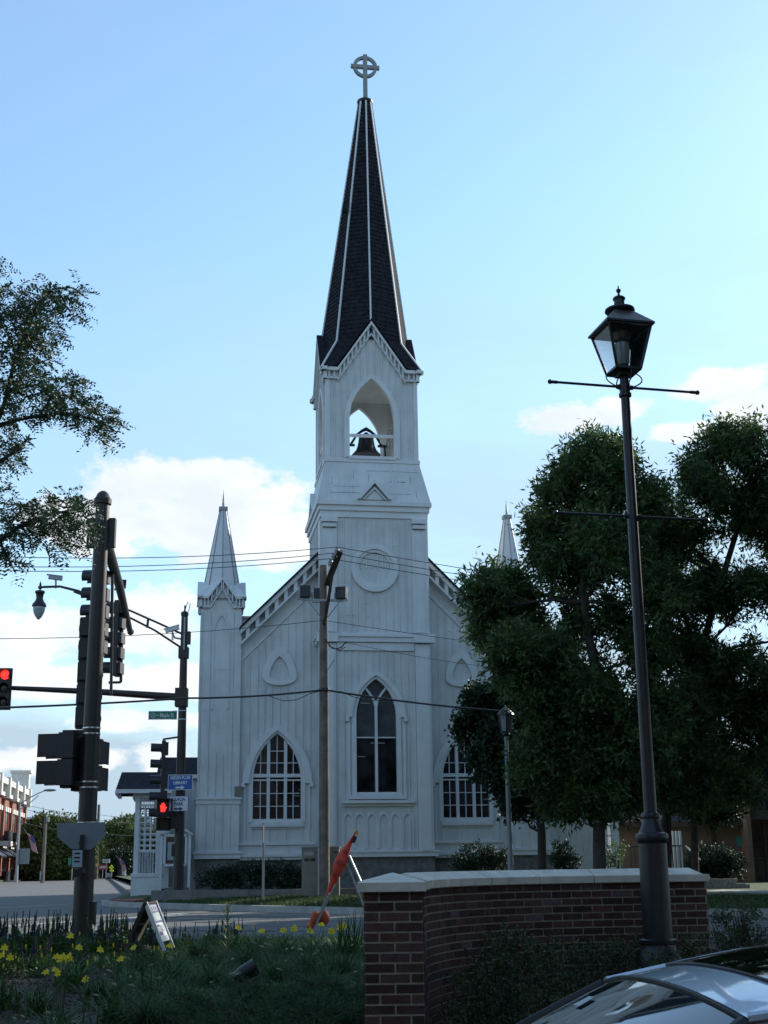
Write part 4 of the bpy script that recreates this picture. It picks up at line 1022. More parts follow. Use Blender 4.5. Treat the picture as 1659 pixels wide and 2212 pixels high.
g=MB(); q=ul_(700,1490); g.lathe([(.16,-.04),(.165,0),(.16,.04)],tuple(q),14); g.build('cable_clamp','black',up_)
# wires
def cat(pts,n=10): return pts
def wire(name,label,P,r,sag=.0,m='black',group='overhead wires crossing the church front'):
    Q=[]
    for a,b in zip(P[:-1],P[1:]):
        for k in range(10):
            t=k/10; q=a.lerp(b,t); q=q-Vector((0,0,sag*4*t*(1-t))); Q.append(q)
    Q.append(P[-1]); g=MB(); g.tube(Q,r,5); return tag(g.build(name,m),label,'wire',group)
I3=[p+up_.location+Vector((0,0,.09)) for p in INS]
Lf=[at(-260,1190,30),at(-260,1214,30),at(-260,1222,30)]; Rf=[at(1900,1330,42),at(1900,1345,42),at(1900,1356,42)]
wire('power_line','uppermost thin power line on the crossarm in front of the steeple',[Lf[0],I3[0],Rf[0]],.011,.25)
wire('power_line','middle power line of the three carried by the crossarm',[Lf[1],I3[1],Rf[1]],.011,.25)
wire('power_line','lowest power line of the three carried by the crossarm',[Lf[2],I3[2],Rf[2]],.011,.25)
wire('power_line','single thin wire crossing just below the floodlights',[at(-260,1378,30),at(699,1340,UY-.13),at(1900,1475,42)],.009,.2)
wire('telephone_cable','thick black cable crossing the utility pole above the tall church windows',[at(-300,1536,32),at(405,1508,37.8)*1,at(700,1490,UY-.16),at(1095,1537,37.5),at(1900,1620,42)],.030,.06)
wire('telephone_cable','short slack loop of cable hanging under the thick black cable',[at(575,1501,UY-.2),at(612,1514,UY-.2),at(640,1512,UY-.2),at(668,1499,UY-.2),at(690,1493,UY-.2)],.012,0)
wire('telephone_cable','short cable splice hanging right of the utility pole',[at(735,1493,UY-.2),at(765,1506,UY-.2),at(800,1513,UY-.2),at(835,1512,UY-.2)],.012,0)
wire('power_line','faint thin drop wire from the utility pole toward the right trees',[at(750,1388,UY-.3),at(1150,1450,40),at(1600,1520,44)],.007,.1)

# utility cabinet, thin sign post
ca,cb=at(652,1930,38.4),at(733,1930,38.4)
cbn=thing('utility_cabinet','tall beige electrical cabinet behind the utility pole','cabinet',(ca.x,38.3,.15))
zt=at(652,1831,38.4).z-.15; w_=cb.x-ca.x
g=MB(); g.box(0,w_,0,.5,0,zt); g.box(-.06,w_+.06,-.06,.56,0,.1); g.box(-.02,w_+.02,-.02,.52,zt-.03,zt+.02); g.build('cabinet_body','beige',cbn)
g=MB(); g.box(w_*.5-.008,w_*.5+.008,-.006,0,.14,zt-.08); g.build('door_gap','black',cbn)
g=MB(); g.box(.06,.32,-.004,0,zt-.22,zt-.12); g.build('rating_plate','concrete',cbn)
g=MB(); g.box(.08,.20,-.004,0,zt-.38,zt-.3); g.box(.24,.38,-.004,0,zt-.38,zt-.3); g.build('warning_sticker','wooddk',cbn)
g=MB()
for k in range(6): u=.42+.045*k+(.35 if k>2 else 0); g.box(u,u+.03,-.003,0,zt-.17,zt-.11)
g.build('stencil_mark','black',cbn)
a=at(568,1932,38.0); t_=at(568,1778,38.0); sp=thing('sign_post','thin galvanized post with a sign seen edge on, on the lawn','sign post',(a.x,38,.2))
g=MB(); g.box(-.03,.03,-.02,.02,0,t_.z-.2); g.build('post','galv',sp)
g=MB(); g.box(-.012,.012,-.2,.2,t_.z-.75,t_.z-.25); g.build('sign_plate','signgrey',sp)

# ------------------------------------------------------------------ foliage tools
rng=np.random.default_rng(11)
def leaf_quads(P,D,ln,wd,curl=.15):
    """P,D arrays (n,3): base point and direction; returns diamond leaves (4n,3)"""
    n=len(P); D=D/np.linalg.norm(D,axis=1,keepdims=True)
    S=np.cross(D,rng.normal(size=(n,3))); S/=np.linalg.norm(S,axis=1,keepdims=True)
    U=np.cross(S,D)
    l=(ln*rng.uniform(.65,1.2,n))[:,None]; w_=(wd*rng.uniform(.7,1.15,n))[:,None]
    A=P; B=P+D*l*.45+S*w_*.5+U*l*curl*.3; Cc=P+D*l; Dd=P+D*l*.45-S*w_*.5+U*l*curl*.3
    return np.stack([A,B,Cc,Dd],1).reshape(-1,3)
def lobe_leaves(lobes,dens,ln,wd,clump=.22,per=26,up=.3,droop=.0,depth=.9,shell=.45):
    out=[]
    for (c,rx,rz) in lobes:
        ry=(rx+rz)/2*depth; n=max(4,int(dens*(rx*ry*rz)**(2/3)*4))
        d=rng.normal(size=(n,3)); d/=np.linalg.norm(d,axis=1,keepdims=True)
        r=rng.uniform(shell**3,1,n)**(1/3)
        q=d*r[:,None]*np.array([rx,ry,rz])+np.array(c)
        tw=d*np.array([1,1,.8])+rng.normal(size=(n,3))*.35+np.array([0,0,up]); tw/=np.linalg.norm(tw,axis=1,keepdims=True)
        t=rng.uniform(-1,1,(n,per,1)); pos=q[:,None,:]+tw[:,None,:]*t*clump+rng.normal(size=(n,per,3))*clump*.38
        dr=tw[:,None,:]*.7+rng.normal(size=(n,per,3))*.75+np.array([0,0,-droop])
        out.append(leaf_quads(pos.reshape(-1,3),dr.reshape(-1,3),ln,wd))
    return np.concatenate(out)
def limb(g,a,b,r0,r1,wob=.12,n=6):
    a=Vector(a);b=Vector(b); P=[]
    for k in range(n+1):
        t=k/n; p=a.lerp(b,t)+Vector((rnd.uniform(-1,1),rnd.uniform(-1,1),rnd.uniform(-.4,.4)))*wob*math.sin(math.pi*t); P.append(p)
    g.tube(P,[r0+(r1-r0)*k/n for k in range(n+1)],7,T=None); return P
def pxlobes(Y,L_,jit=1.2):
    out=[]
    for (x,y,rx,ry) in L_:
        Yd=Y+rnd.uniform(-jit,jit); p=at(x,y,Yd); k=Yd/F
        out.append((tuple(p),rx*k,ry*k))
    return out
def tree(name,label,base,lobes,leafm,dens,ln,wd,r0,forks,catg='tree',group=None,sat=0,**k):
    t=thing(name,label,catg,base,0,group); b=Vector(base)
    rel=[((c[0]-b.x,c[1]-b.y,c[2]-b.z),rx,rz) for c,rx,rz in lobes]
    g=MB(); F_=[Vector(f)-b for f in forks]
    g.tube([(0,0,-.2),(0,0,.1)]+[tuple(f) for f in F_],[r0*1.5,r0*1.15]+[r0*(1-.55*i/len(F_)) for i in range(len(F_))],10)
    for (c,rx,rz) in rel:
        f=min(F_,key=lambda q:(Vector(c)-q).length+max(0,q.z-c[2])*1.5)
        P=limb(g,f,Vector(c),r0*.38,.02,.15)
        for _ in range(5):
            d=Vector((rnd.gauss(0,1),rnd.gauss(0,1),rnd.gauss(.4,1))).normalized(); e=Vector((c[0]+d.x*rx*.9,c[1]+d.y*rx*.8,c[2]+d.z*rz*.9)); limb(g,P[rnd.choice((3,4,5))],e,.03,.007,.06,4)
    g.build('trunk','bark',t,True); g=MB()
    ex=[]
    if sat:
        for (c,rx,rz) in rel:
            for _ in range(sat):
                a=rnd.uniform(0,6.28); e=rnd.uniform(-.5,1.35); d=Vector((math.cos(a)*math.cos(e),math.sin(a)*math.cos(e),math.sin(e))); q=rnd.uniform(.2,.42)
                p=(c[0]+d.x*rx*.86,c[1]+d.y*rx*.86,c[2]+d.z*rz*.80); ex.append((p,rx*q*.8,rz*q*1.5)); limb(g2:=MB(),Vector(c),Vector(p),.018,.005,.05,4)
                g.v+=[]; i0=len(g.v); g.v+=g2.v; g.f+=[tuple(i0+j for j in f) for f in g2.f]
        k.setdefault('shell',.1)
    if sat: g.build('branches','bark',t,True)
    quads_mesh('crown',np.concatenate([lobe_leaves([(c,rx*.8,rz*.8) for c,rx,rz in rel],dens*.26,ln,wd,**k),lobe_leaves(ex,dens*.85,ln,wd,**k)]) if sat else lobe_leaves(rel,dens,ln,wd,**k),leafm,t)
    return t
AY=33.0
A1=[(1290,1005,75,70),(1345,1050,80,80),(1405,1080,35,50),(1225,1085,70,75),(1178,1180,45,80),(1085,1275,60,55),(1045,1300,42,48),(1100,1350,85,80),(1215,1230,95,95),(1325,1190,85,90),(1170,1440,95,90),(1290,1370,80,80),(1250,1540,110,80),(1350,1520,75,90),(1290,1660,95,70),(1200,1640,80,80),(1385,1620,60,70),(1120,1430,60,60),(1400,1420,50,60),(1300,1730,80,45),(1390,1700,60,60),(1430,1560,50,70),(1425,1300,50,65),(1150,1510,60,50),(1230,1735,60,35),(1345,1740,60,35)]
tr=at(1293,1885,AY)
tree('ash_tree','tall green ash tree with its dark trunk directly behind the brick wall',(tr.x,AY,.25),pxlobes(AY,A1),'leafash',52,.20,.058,.15,[at(1294,1790,AY),at(1298,1620,AY),at(1285,1450,AY),at(1260,1300,AY),at(1262,1180,AY)],droop=.3,clump=.28,shell=.1,sat=12)
A2=[(1560,1000,60,75),(1640,975,75,75),(1500,1060,55,75),(1478,1170,50,70),(1590,1110,80,80),(1670,1160,80,100),(1520,1290,75,65),(1620,1290,60,60),(1480,1400,70,70),(1600,1450,80,60),(1550,1540,95,75),(1450,1560,75,85),(1640,1580,55,60),(1500,1640,80,45),(1760,1100,110,140),(1780,1350,110,150),(1690,1480,60,80),(1450,1290,40,50),(1440,1190,45,60),(1425,1130,38,50),(1445,1280,50,55),(1490,1725,60,38),(1575,1715,60,35),(1400,1250,45,60),(1560,1650,90,45),(1460,1660,70,55),(1520,1490,70,60)]
tr=at(1437,1880,36)
tree('ash_tree','broad green ash tree at the right edge, beyond the lamp post',(tr.x,36,.28),pxlobes(35.5,A2),'leafash',47,.20,.058,.13,[at(1440,1760,36),at(1450,1600,36),at(1510,1420,36),at(1560,1250,36),at(1600,1120,36)],droop=.3,clump=.28,shell=.1,sat=12)
B1=[(1060,1505,60,45),(1120,1550,85,75),(1035,1580,55,75),(1095,1670,80,80),(1165,1660,85,85),(1150,1745,50,40),(1115,1480,50,28),(1240,1660,80,70),(1200,1580,80,80),(1105,1755,22,22)]
tr=at(1170,1890,39.5)
tree('maple_tree','low dark maple tree covering the right church window behind a lantern',(tr.x,39.5,.28),pxlobes(39.5,B1,.8),'leafdark',80,.15,.11,.12,[at(1170,1800,39.5),at(1160,1700,39.5),at(1130,1600,39.5)],clump=.22,sat=5)
B2=[(1500,1670,80,55),(1535,1735,70,38),(1450,1690,60,60),(1570,1680,45,50),(1480,1600,90,60)]
tr=at(1500,1885,44)
tree('maple_tree','small dark maple tree before the tan brick wall right of the lamp post',(tr.x,44,.3),pxlobes(44,B2,.8),'leafdark',80,.15,.11,.12,[at(1500,1800,44),at(1495,1720,44)],clump=.25)

# honey locust at the left edge: trunk stands outside the picture
LB=Vector((-4.3,8.6,-.35))
lt=thing('honey_locust_tree','feathery locust branches reaching in from the left edge','tree',tuple(LB))
def lq(x,y,Y=9.0): # crop coordinates -> display
    return at(x/2.327*.7855,(650+y/2.327)*.7855,Y)-LB
g=MB(); g.tube([(0,0,-.2),(.05,0,2.2),(.1,.1,4.2),(.2,.2,6.5)],[.2,.15,.11,.05],10)
br=[[(-600,1900),(-200,1500),(0,1150),(50,1000),(100,750),(160,640),(240,430),(330,380),(430,400)],[(-300,1400),(0,1210),(120,1170),(250,1150),(400,1130),(600,1170),(700,1220)],[(-500,2300),(0,1950),(130,1850),(250,1800),(420,1760),(540,1730)],
 [(40,1020),(150,900),(230,820),(330,780)],[(100,750),(60,640),(0,560)],[(-200,1600),(0,1440),(60,1400),(150,1330),(190,1270)],[(130,1850),(330,1870),(430,1960),(560,2000)],[(420,1760),(480,1840),(560,1900)],[(-250,900),(-100,600),(0,420)],[(250,1150),(350,1000),(450,930),(560,980)],[(160,640),(280,560),(390,560)],[(240,430),(350,330),(470,330),(560,400)],[(0,1950),(60,2080),(200,2100)]]
BR=[]
for k,b in enumerate(br):
    P=[lq(x,y,9.0+.25*math.sin(k*2+i*.7)) for i,(x,y) in enumerate(b)]
    if b[0][0]<=-200: P=[Vector((.12,.1,max(1.5,P[0].z-1.0)))]+P
    BR.append(P); g.tube(P,[.019*(1-.8*i/(len(P)-1))+.003 if b[0][0]<0 else .007*(1-.7*i/(len(P)-1))+.0015 for i in range(len(P))],6)
g.build('trunk','bark',lt,True)
LV=[]
def compound(p,d,ln_=.15,np_=7):
    d=np.array(d)/np.linalg.norm(d); s=np.cross(d,[rng.normal()*.5,rng.normal()*.5,1]); s/=np.linalg.norm(s)+1e-9
    L_=[];D_=[]
    for k in range(np_):
        t=(k+.8)/np_; q=np.array(p)+d*ln_*t+np.array([0,0,-.10*ln_*t*t*2])
        for sg in (-1,1): L_.append(q); D_.append(sg*s+d*.35+rng.normal(size=3)*.12)
    return L_,D_
PP=[];DD=[]
llobes=[(25,650,45,40),(95,648,50,32),(150,648,32,22),(178,625,16,14),(178,672,12,22),(35,720,50,55),(110,715,38,45),(25,790,45,50),(85,775,35,40),(20,850,35,40),(85,855,55,40),(140,835,50,38),(165,870,50,35),(205,895,45,32),(243,915,24,26),(225,935,18,20),(15,950,22,50),(35,985,22,25),(130,1105,60,40),(65,1120,55,38),(15,1090,22,45),(180,1110,28,40),(25,1170,32,40),(120,1165,38,38),(190,1150,15,40),(0,585,14,28),(150,1075,40,15),(60,690,40,40)]
for (x,y,rx,ry) in llobes:
    n=int(rx*ry/26)
    for _ in range(n):
        a=rng.uniform(0,2*math.pi); r=math.sqrt(rng.uniform(0,1)); Y=9+rng.normal()*.28
        p=at(x-12+rx*.85*r*math.cos(a),y-ry*.85*r*math.sin(a),Y)-LB
        d=(math.cos(a)*.6+.3+rng.normal()*.5,rng.normal()*.6,math.sin(a)*.3-.25+rng.normal()*.35)
        l,dd=compound(p,d,rng.uniform(.10,.16)); PP+=l; DD+=dd
# leaves hanging along the branches
for P in BR:
    for a,b in zip(P[:-1],P[1:]):
        m=max(2,int((b-a).length/.03))
        for k in range(m):
            q=a.lerp(b,k/m)
            if q.x+LB.x< -3.2: continue
            dv=(b-a).normalized(); d=np.array([dv.x,dv.y,dv.z])*.5+rng.normal(size=3)*.6+np.array([0,0,-.3]); l,dd=compound(q,d,rng.uniform(.08,.15)); PP+=l; DD+=dd
# the crown outside the frame
for _ in range(1500):
    d=rng.normal(size=3); d/=np.linalg.norm(d); q=np.array([-.4,-.1,5.2])+d*np.array([1.7,2.4,2.4])*rng.uniform(.5,1)**.5
    if q[0]+LB.x>-.30*(q[1]+LB.y)-.35: continue
    l,dd=compound(q,d+rng.normal(size=3)*.6,.16,7); PP+=l; DD+=dd
quads_mesh('crown',leaf_quads(np.array(PP),np.array(DD),.036,.0145,.05),'leaflocust',lt)

# ------------------------------------------------------------------ lamp post
LY=12.0
lb=at(1425,2085,LY); lt0=at(1354,850,LY)
lp=thing('lamp_post','tall dark lantern lamp post with ladder bars standing before the brick wall','lamp post',(lb.x,LY,0),R(13.5))
Mi=lp.matrix_basis.inverted()
def ll(x,y,Y=LY): return Mi@at(x,y,Y)
HZp=ll(1348,815).z
ax0=ll(1425,2085); ax1=ll(1348,815)
def la(z): # axis point at height z
    t=(z-ax0.z)/(ax1.z-ax0.z); return ax0.lerp(ax1,t)
def prof(pr,n=24):
    g=MB(); i=0; m=len(pr)
    for (r,z) in pr:
        c=la(z)
        for j in range(n):
            t=2*math.pi*(j+.5)/n; g.v.append((c.x+r*math.cos(t),c.y+r*math.sin(t),z))
    for k in range(m-1):
        for j in range(n): g.f.append((k*n+j,k*n+(j+1)%n,(k+1)*n+(j+1)%n,(k+1)*n+j))
    g.f.append(tuple(range(n-1,-1,-1))); e=(m-1)*n; g.f.append(tuple(range(e,e+n))); return g
def z_(x,y): return ll(x,y).z
zA,zB,zC,zD,zE=z_(1424,2055),z_(1424,2035),z_(1411,1812),z_(1411,1795),z_(1409,1762)
g=prof([(.21,0.0),(.21,zA-.09),(.205,zA-.08),(.20,zA-.05),(.175,zA-.01),(.155,zB-.05),(.15,zB-.02),(.165,zB-.01),(.168,zB+.02),(.15,zB+.03)]); g.build('base','lampgreen',lp,True)
g=prof([(.128,zB+.02),(.125,zC-.04)]); g.build('sleeve','lampgreen',lp,True)
g=prof([(.125,zC-.04),(.142,zC-.02),(.147,zC+.02),(.14,zC+.045),(.115,zC+.055),(.088,zC+.11),(.072,zC+.19),(.07,zE-.03),(.082,zE-.025),(.088,zE),(.082,zE+.02),(.06,zE+.03)]); g.build('collar','lampgreen',lp,True)
zT=z_(1352,830)
g=prof([(.058,zE),(.052,(zE+zT)/2),(.042,zT-.12)]); g.build('shaft','lampgreen',lp,True)
g=prof([(.042,zT-.14),(.06,zT-.13),(.062,zT-.10),(.05,zT-.09),(.055,zT-.04),(.055,zT+.0),(.045,zT+.01),(.042,zT+.10),(.03,zT+.12),(.016,zT+.13),(.016,zT+.28)]); g.build('shaft_cap','lampgreen',lp,True)
for (xl,yl,xr,yr) in ((1188,824,1507,849),(1207,1109,1532,1123)):
    zc=(z_(1350,(yl+yr)/2)); c=la(zc); g=MB()
    g.tube([(c.x-.76,c.y,zc),(c.x+.76,c.y,zc)],.013,10)
    for sg in (-1,1):
        g.lathe([(0,-.024),(.017,-.018),(.024,0),(.017,.018),(0,.024)],(c.x+sg*.775,c.y,zc),12); g.tube([(c.x+sg*.76,c.y,zc),(c.x+sg*.70,c.y,zc)],.017,10); g.tube([(c.x+sg*.04,c.y,zc),(c.x+sg*.085,c.y,zc)],.024,10)
    g.build('ladder_bar','lampgreen',lp,True)
# lantern
zb_=z_(1348,803); ze=zb_+.43; sb_,st_=.125,.22
c0=la(zb_); c0=Vector((c0.x,c0.y,0))
def sqp(s,z): return [(c0.x-s,c0.y-s,z),(c0.x+s,c0.y-s,z),(c0.x+s,c0.y+s,z),(c0.x-s,c0.y+s,z)]
g=MB(); A,B=sqp(sb_,zb_),sqp(st_,ze)
for i in range(4): g.beam(A[i],B[i],.022,.022); g.beam(A[i],A[(i+1)%4],.024,.024); g.beam(B[i],B[(i+1)%4],.03,.03)
m_=[tuple((Vector(a)+Vector(b))/2) for a,b in ((A[0],A[1]),(B[0],B[1]))]
g.build('lantern_frame','lampgreen',lp)
g=MB(); g.box(c0.x-sb_,c0.x+sb_,c0.y-sb_,c0.y+sb_,zb_-.012,zb_+.006); g.box(c0.x-.07,c0.x+.07,c0.y-.07,c0.y+.07,zb_-.05,zb_-.012); g.build('lantern_floor','lampgreen',lp)
for i in range(4):
    g=MB(); k=.97; g.quad(*[tuple(Vector((c0.x,c0.y,q[2])).lerp(Vector(q),k)) for q in (A[i],A[(i+1)%4],B[(i+1)%4],B[i])]); g.build('glass_pane','clearg',lp)
g=MB(); E1,E2=sqp(st_+.03,ze),sqp(st_+.03,ze+.02); T1=sqp(.085,ze+.20); 
for i in range(4): 
    j=(i+1)%4; g.quad(E1[i],E1[j],E2[j],E2[i])
for i in range(4):
    j=(i+1)%4; g.quad(E1[i],E1[j],B[j],B[i])
g.build('lantern_eave','lampgreen',lp)
g=MB()
for i in range(4): j=(i+1)%4; g.quad(E2[i],E2[j],T1[j],T1[i])
g.quad(*T1); g.build('lantern_roof','lamproof',lp)
zt=ze+.20
g=MB(); g.lathe([(.06,-.02),(.135,-.005),(.15,.012),(.145,.03),(.10,.045),(.065,.06),(.052,.08),(.052,.13),(.06,.135),(.064,.15),(.05,.165),(.02,.175),(.012,.19),(.010,.205),(.022,.225),(.024,.245),(.008,.255),(.006,.285),(.0,.29)],(c0.x,c0.y,zt),24); g.build('chimney_cap','lampgreen',lp,True)
g=MB(); g.lathe([(.05,0),(.055,.05),(.05,.09)],(c0.x,c0.y,zb_),16); g.build('lamp_socket','black',lp,True)
g=MB(); g.lathe([(.052,.07),(.062,.09),(.072,.25),(.074,.29),(.04,.31)],(c0.x,c0.y,zb_),20); g.build('lamp_refractor','lampglobe',lp,True)
g=MB(); g.lathe([(.08,.33),(.10,.40)],(c0.x,c0.y,zb_),20); g.build('reflector','lamproof',lp)
for sx,sy in ((-1,0),(1,0),(0,-1),(0,1)):
    g=MB(); P=[]
    for k in range(9):
        t=k/8; r=.045+.10*math.sin(math.pi*t)**.8+.08*t; P.append((c0.x+sx*r,c0.y+sy*r,zb_-.17+.16*t))
    g.tube(P,.007,6); g.build('scroll_bracket','lampgreen',lp,True)

# small lantern by the church
q0=at(1104,1898,36.5); ck=thing('church_lantern','slim grey lantern post in front of the low dark maple tree','lamp post',(q0.x,36.5,.28))
def cl_(x,y): return at(x,y,36.5)-ck.location
a,b=cl_(1104,1898),cl_(1093,1585)
g=MB(); g.tube([a,b],[.085,.05],12); g.build('post','signgrey',ck,True)
g=MB(); g.lathe([(.05,-.08),(.11,-.02),(.10,.02),(.08,.03)],tuple(b),12); g.build('lantern_base','black',ck)
g=MB(); g.lathe([(.14,.0),(.20,.46)],(b.x,b.y,b.z+.06),6); g.build('glass','signgrey',ck)
g=MB()
for k in range(6): t=2*math.pi*(k+.5)/6; g.beam((b.x+.145*math.cos(t),b.y+.145*math.sin(t),b.z+.04),(b.x+.21*math.cos(t),b.y+.21*math.sin(t),b.z+.54),.02,.02)
g.build('lantern_frame','black',ck)
g=MB(); g.lathe([(.25,.52),(.23,.56),(.12,.68),(.03,.73),(.02,.78),(0,.8)],tuple(b),12); g.build('lantern_cap','black',ck)

# ------------------------------------------------------------------ curved brick wall
ctrl=[(.262,10.62),(.33,11.3),(.57,12.0),(.95,12.5),(1.46,12.85),(2.15,13.03),(3.07,13.12)]
def cr(P,n):
    P=[Vector(p) for p in P]; P=[P[0]*2-P[1]]+P+[P[-1]*2-P[-2]]; o=[]
    for i in range(1,len(P)-2):
        for k in range(n):
            t=k/n; a,b,c_,d=P[i-1:i+3]; o.append(.5*((2*b)+(c_-a)*t+(2*a-5*b+4*c_-d)*t*t+(3*b-a-3*c_+d)*t**3))
    o.append(P[-2]); return o
path=cr(ctrl,14)
S=[0]
for a,b in zip(path[:-1],path[1:]): S.append(S[-1]+(b-a).length)
def ps(s):
    s=min(max(s,0),S[-1]); i=max(0,min(len(S)-2,int(np.searchsorted(S,s))-1)); t=(s-S[i])/(S[i+1]-S[i]); p=path[i].lerp(path[i+1],t); d=(path[i+1]-path[i]).normalized(); return p,Vector((d.y,-d.x))
bw=thing('brick_wall','curved low red brick garden wall with pale stone cap and end pier','wall',(0,0,0))
ZT=.955; ZB=-.42
g=MB(); g.c=None
n=60
for k in range(n):
    a,na=ps(S[-1]*k/n); b,nb_=ps(S[-1]*(k+1)/n)
    for (o_) in (0.006,):
        a0,b0=a-na*o_,b-nb_*o_; a1,b1=a-na*.30,b-nb_*.30
        g.quad((a0.x,a0.y,ZB),(b0.x,b0.y,ZB),(b0.x,b0.y,ZT),(a0.x,a0.y,ZT)); g.quad((b1.x,b1.y,ZB),(a1.x,a1.y,ZB),(a1.x,a1.y,ZT),(b1.x,b1.y,ZT))
a,na=ps(S[-1]); a1=a-na*.3; g.quad((a.x-.003,a.y+.006,ZB),(a1.x-.003,a1.y,ZB),(a1.x-.003,a1.y,ZT),(a.x-.003,a.y+.006,ZT))
PX0,PX1,PY0,PY1=-.178,.236,9.5,10.66
g.box(PX0+.005,PX1-.005,PY0+.006,PY1,ZB,.965)
g.build('mortar_core','mortar',bw)
def bricks(fn,length,z0,z1,bh,bl,off=0,ends=True):
    g=MB(); cols=[]
    row=0; z=z1-bh
    while z>z0-bh:
        s=-(bl*.5 if (row+off)%2 else 0)
        while s<length:
            a,b=max(0,s),min(length,s+bl)-.0
            if b-a>.04:
                m=.0068; v=rnd.random(); base=.5+.9*v; tint=(base*rnd.uniform(.9,1.15),base*rnd.uniform(.85,1.1),base*rnd.uniform(.85,1.15))
                if rnd.random()<.06: tint=(1.6,2.3,2.6)
                pr=rnd.uniform(.0,.004)
                P=[fn(a+m),fn(b-m)]
                zz0,zz1=z+m,z+bh-m
                i=len(g.v)
                for (p,nn) in P:
                    for (d,zq) in ((pr,zz0),(pr,zz1),(-.03,zz0),(-.03,zz1)): g.v.append((p.x+nn.x*d,p.y+nn.y*d,zq))
                g.f+=[(i,i+4,i+5,i+1),(i+1,i+5,i+7,i+3),(i+2,i+6,i+4,i),(i,i+1,i+3,i+2),(i+4,i+6,i+7,i+5)]
                cols+=[(*tint,1)]*8
            s+=bl
        z-=bh; row+=1
    g.c=cols; return g
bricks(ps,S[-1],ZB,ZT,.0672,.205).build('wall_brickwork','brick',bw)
def pier(s):
    w0=PX1-PX0; d0=PY1-PY0
    if s<w0: return Vector((PX0+s,PY0)),Vector((0,-1))
    return Vector((PX1,PY0+s-w0)),Vector((1,0))
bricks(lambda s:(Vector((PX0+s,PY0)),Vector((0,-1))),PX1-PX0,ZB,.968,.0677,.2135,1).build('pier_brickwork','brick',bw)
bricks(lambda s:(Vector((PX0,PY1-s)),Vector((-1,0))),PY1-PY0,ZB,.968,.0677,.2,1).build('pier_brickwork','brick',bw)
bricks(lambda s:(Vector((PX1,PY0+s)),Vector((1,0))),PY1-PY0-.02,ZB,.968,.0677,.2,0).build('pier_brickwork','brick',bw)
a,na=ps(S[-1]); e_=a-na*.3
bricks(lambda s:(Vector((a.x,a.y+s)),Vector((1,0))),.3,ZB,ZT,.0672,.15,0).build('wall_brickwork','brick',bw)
# stone cap: hipped pieces
cuts=[0,.42,.95,1.5,2.0,2.62,3.2,S[-1]+.03]
cuts=[c for c in cuts if c<S[-1]]+[S[-1]+.03]
def psx(s):
    if s<=S[-1]: return ps(s)
    p,nn=ps(S[-1]); p2,_=ps(S[-1]-.05); d=(p-p2).normalized(); return p+d*(s-S[-1]),nn
ZC=1.022
for i,(s0,s1) in enumerate(zip(cuts[:-1],cuts[1:])):
    g=MB(); m=8; rows=[]
    for k in range(m+1):
        s=s0+.005+(s1-s0-.010)*k/m; p,nn=psx(s); q=[(.045,ZT+.003),(.045,ZC),(-.15,ZC+.062),(-.345,ZC),(-.345,ZT+.003)]
        if i==len(cuts)-2 and k==m: q[2]=(-.15,ZC)
        rows.append([(p.x+nn.x*d,p.y+nn.y*d,z) for d,z in q])
    if i==len(cuts)-2:
        m_=m-1
        p,nn=psx(s1-.2)
    for a_,b_ in zip(rows[:-1],rows[1:]):
        for j in range(5): g.quad(a_[j],a_[(j+1)%5],b_[(j+1)%5],b_[j])
    g.quad(*rows[0]); g.quad(*rows[-1][::-1]); g.build('cap_stone','cap',bw)
g=MB(); e=.045; z0,z1=.968,1.03; a=(PX0-e,PY0-e);b=(PX1+e-.02,PY0-e);c_=(PX1+e-.02,PY1+.05);d=(PX0-e,PY1+.05)
lo=[(x,y,z0) for x,y in (a,b,c_,d)]; hi=[(x,y,z1) for x,y in (a,b,c_,d)]; xm=(PX0+PX1)/2; r1,r2=(xm,PY0+.35,z1+.062),(xm,PY1-.3,z1+.062)
for i in range(4): g.quad(lo[i],lo[(i+1)%4],hi[(i+1)%4],hi[i])
g.quad(hi[0],hi[1],r1); g.quad(hi[1],hi[2],r2,r1); g.quad(hi[2],hi[3],r2); g.quad(hi[3],hi[0],r1,r2); g.quad(*lo)
g.build('pier_cap_stone','cap',bw)

# ------------------------------------------------------------------ shrubs and beds
def hit(px,py,h=0.0,lo=7.5,hi=23):
    Y=lo
    while Y<hi:
        p=at(px,py,Y)
        if p.z<=bedz(Y)+h: return p
        Y+=.03
    return at(px,py,hi)
def shrub(name,label,base,boxes,leafm,cat='shrub',dens=60,ln=.035,wd=.018,group=None,**k):
    t=thing(name,label,cat,base,0,group); b=np.array(base)
    rel=[((x-b[0],y-b[1],z-b[2]),rx,rz) for (x,y,z),rx,rz in boxes]
    g=MB()
    for (c,rx,rz) in rel:
        for _ in range(6):
            a=rnd.uniform(0,6.28); g.tube([(c[0]*.6,c[1]*.6,-.05),(c[0]+rx*.6*math.cos(a),c[1]+rx*.6*math.sin(a),c[2]+rz*.4)],[.014,.004],5)
    g.build('stem','bark',t)
    quads_mesh('foliage',lobe_leaves(rel,dens,ln,wd,**k),leafm,t)
    return t
def S_(x,y,rx,ry,Y): p=at(x,y,Y); return (tuple(p),rx*Y/F,ry*Y/F)
shrub('clipped_bush','big rounded dark green bush left of the lamp post, against the curved wall',(.95,10.9,-.3),
 [S_(1065,2080,75,65,11.2),S_(1130,2090,80,72,11.0),S_(1060,2150,80,75,10.7),S_(1140,2170,90,80,10.6),S_(1185,2110,60,70,11.3),S_(1010,2190,40,50,10.4),S_(1090,2230,110,60,10.3)],'leafyew',dens=140,clump=.06,per=26,shell=.55,ln=.036,wd=.02)
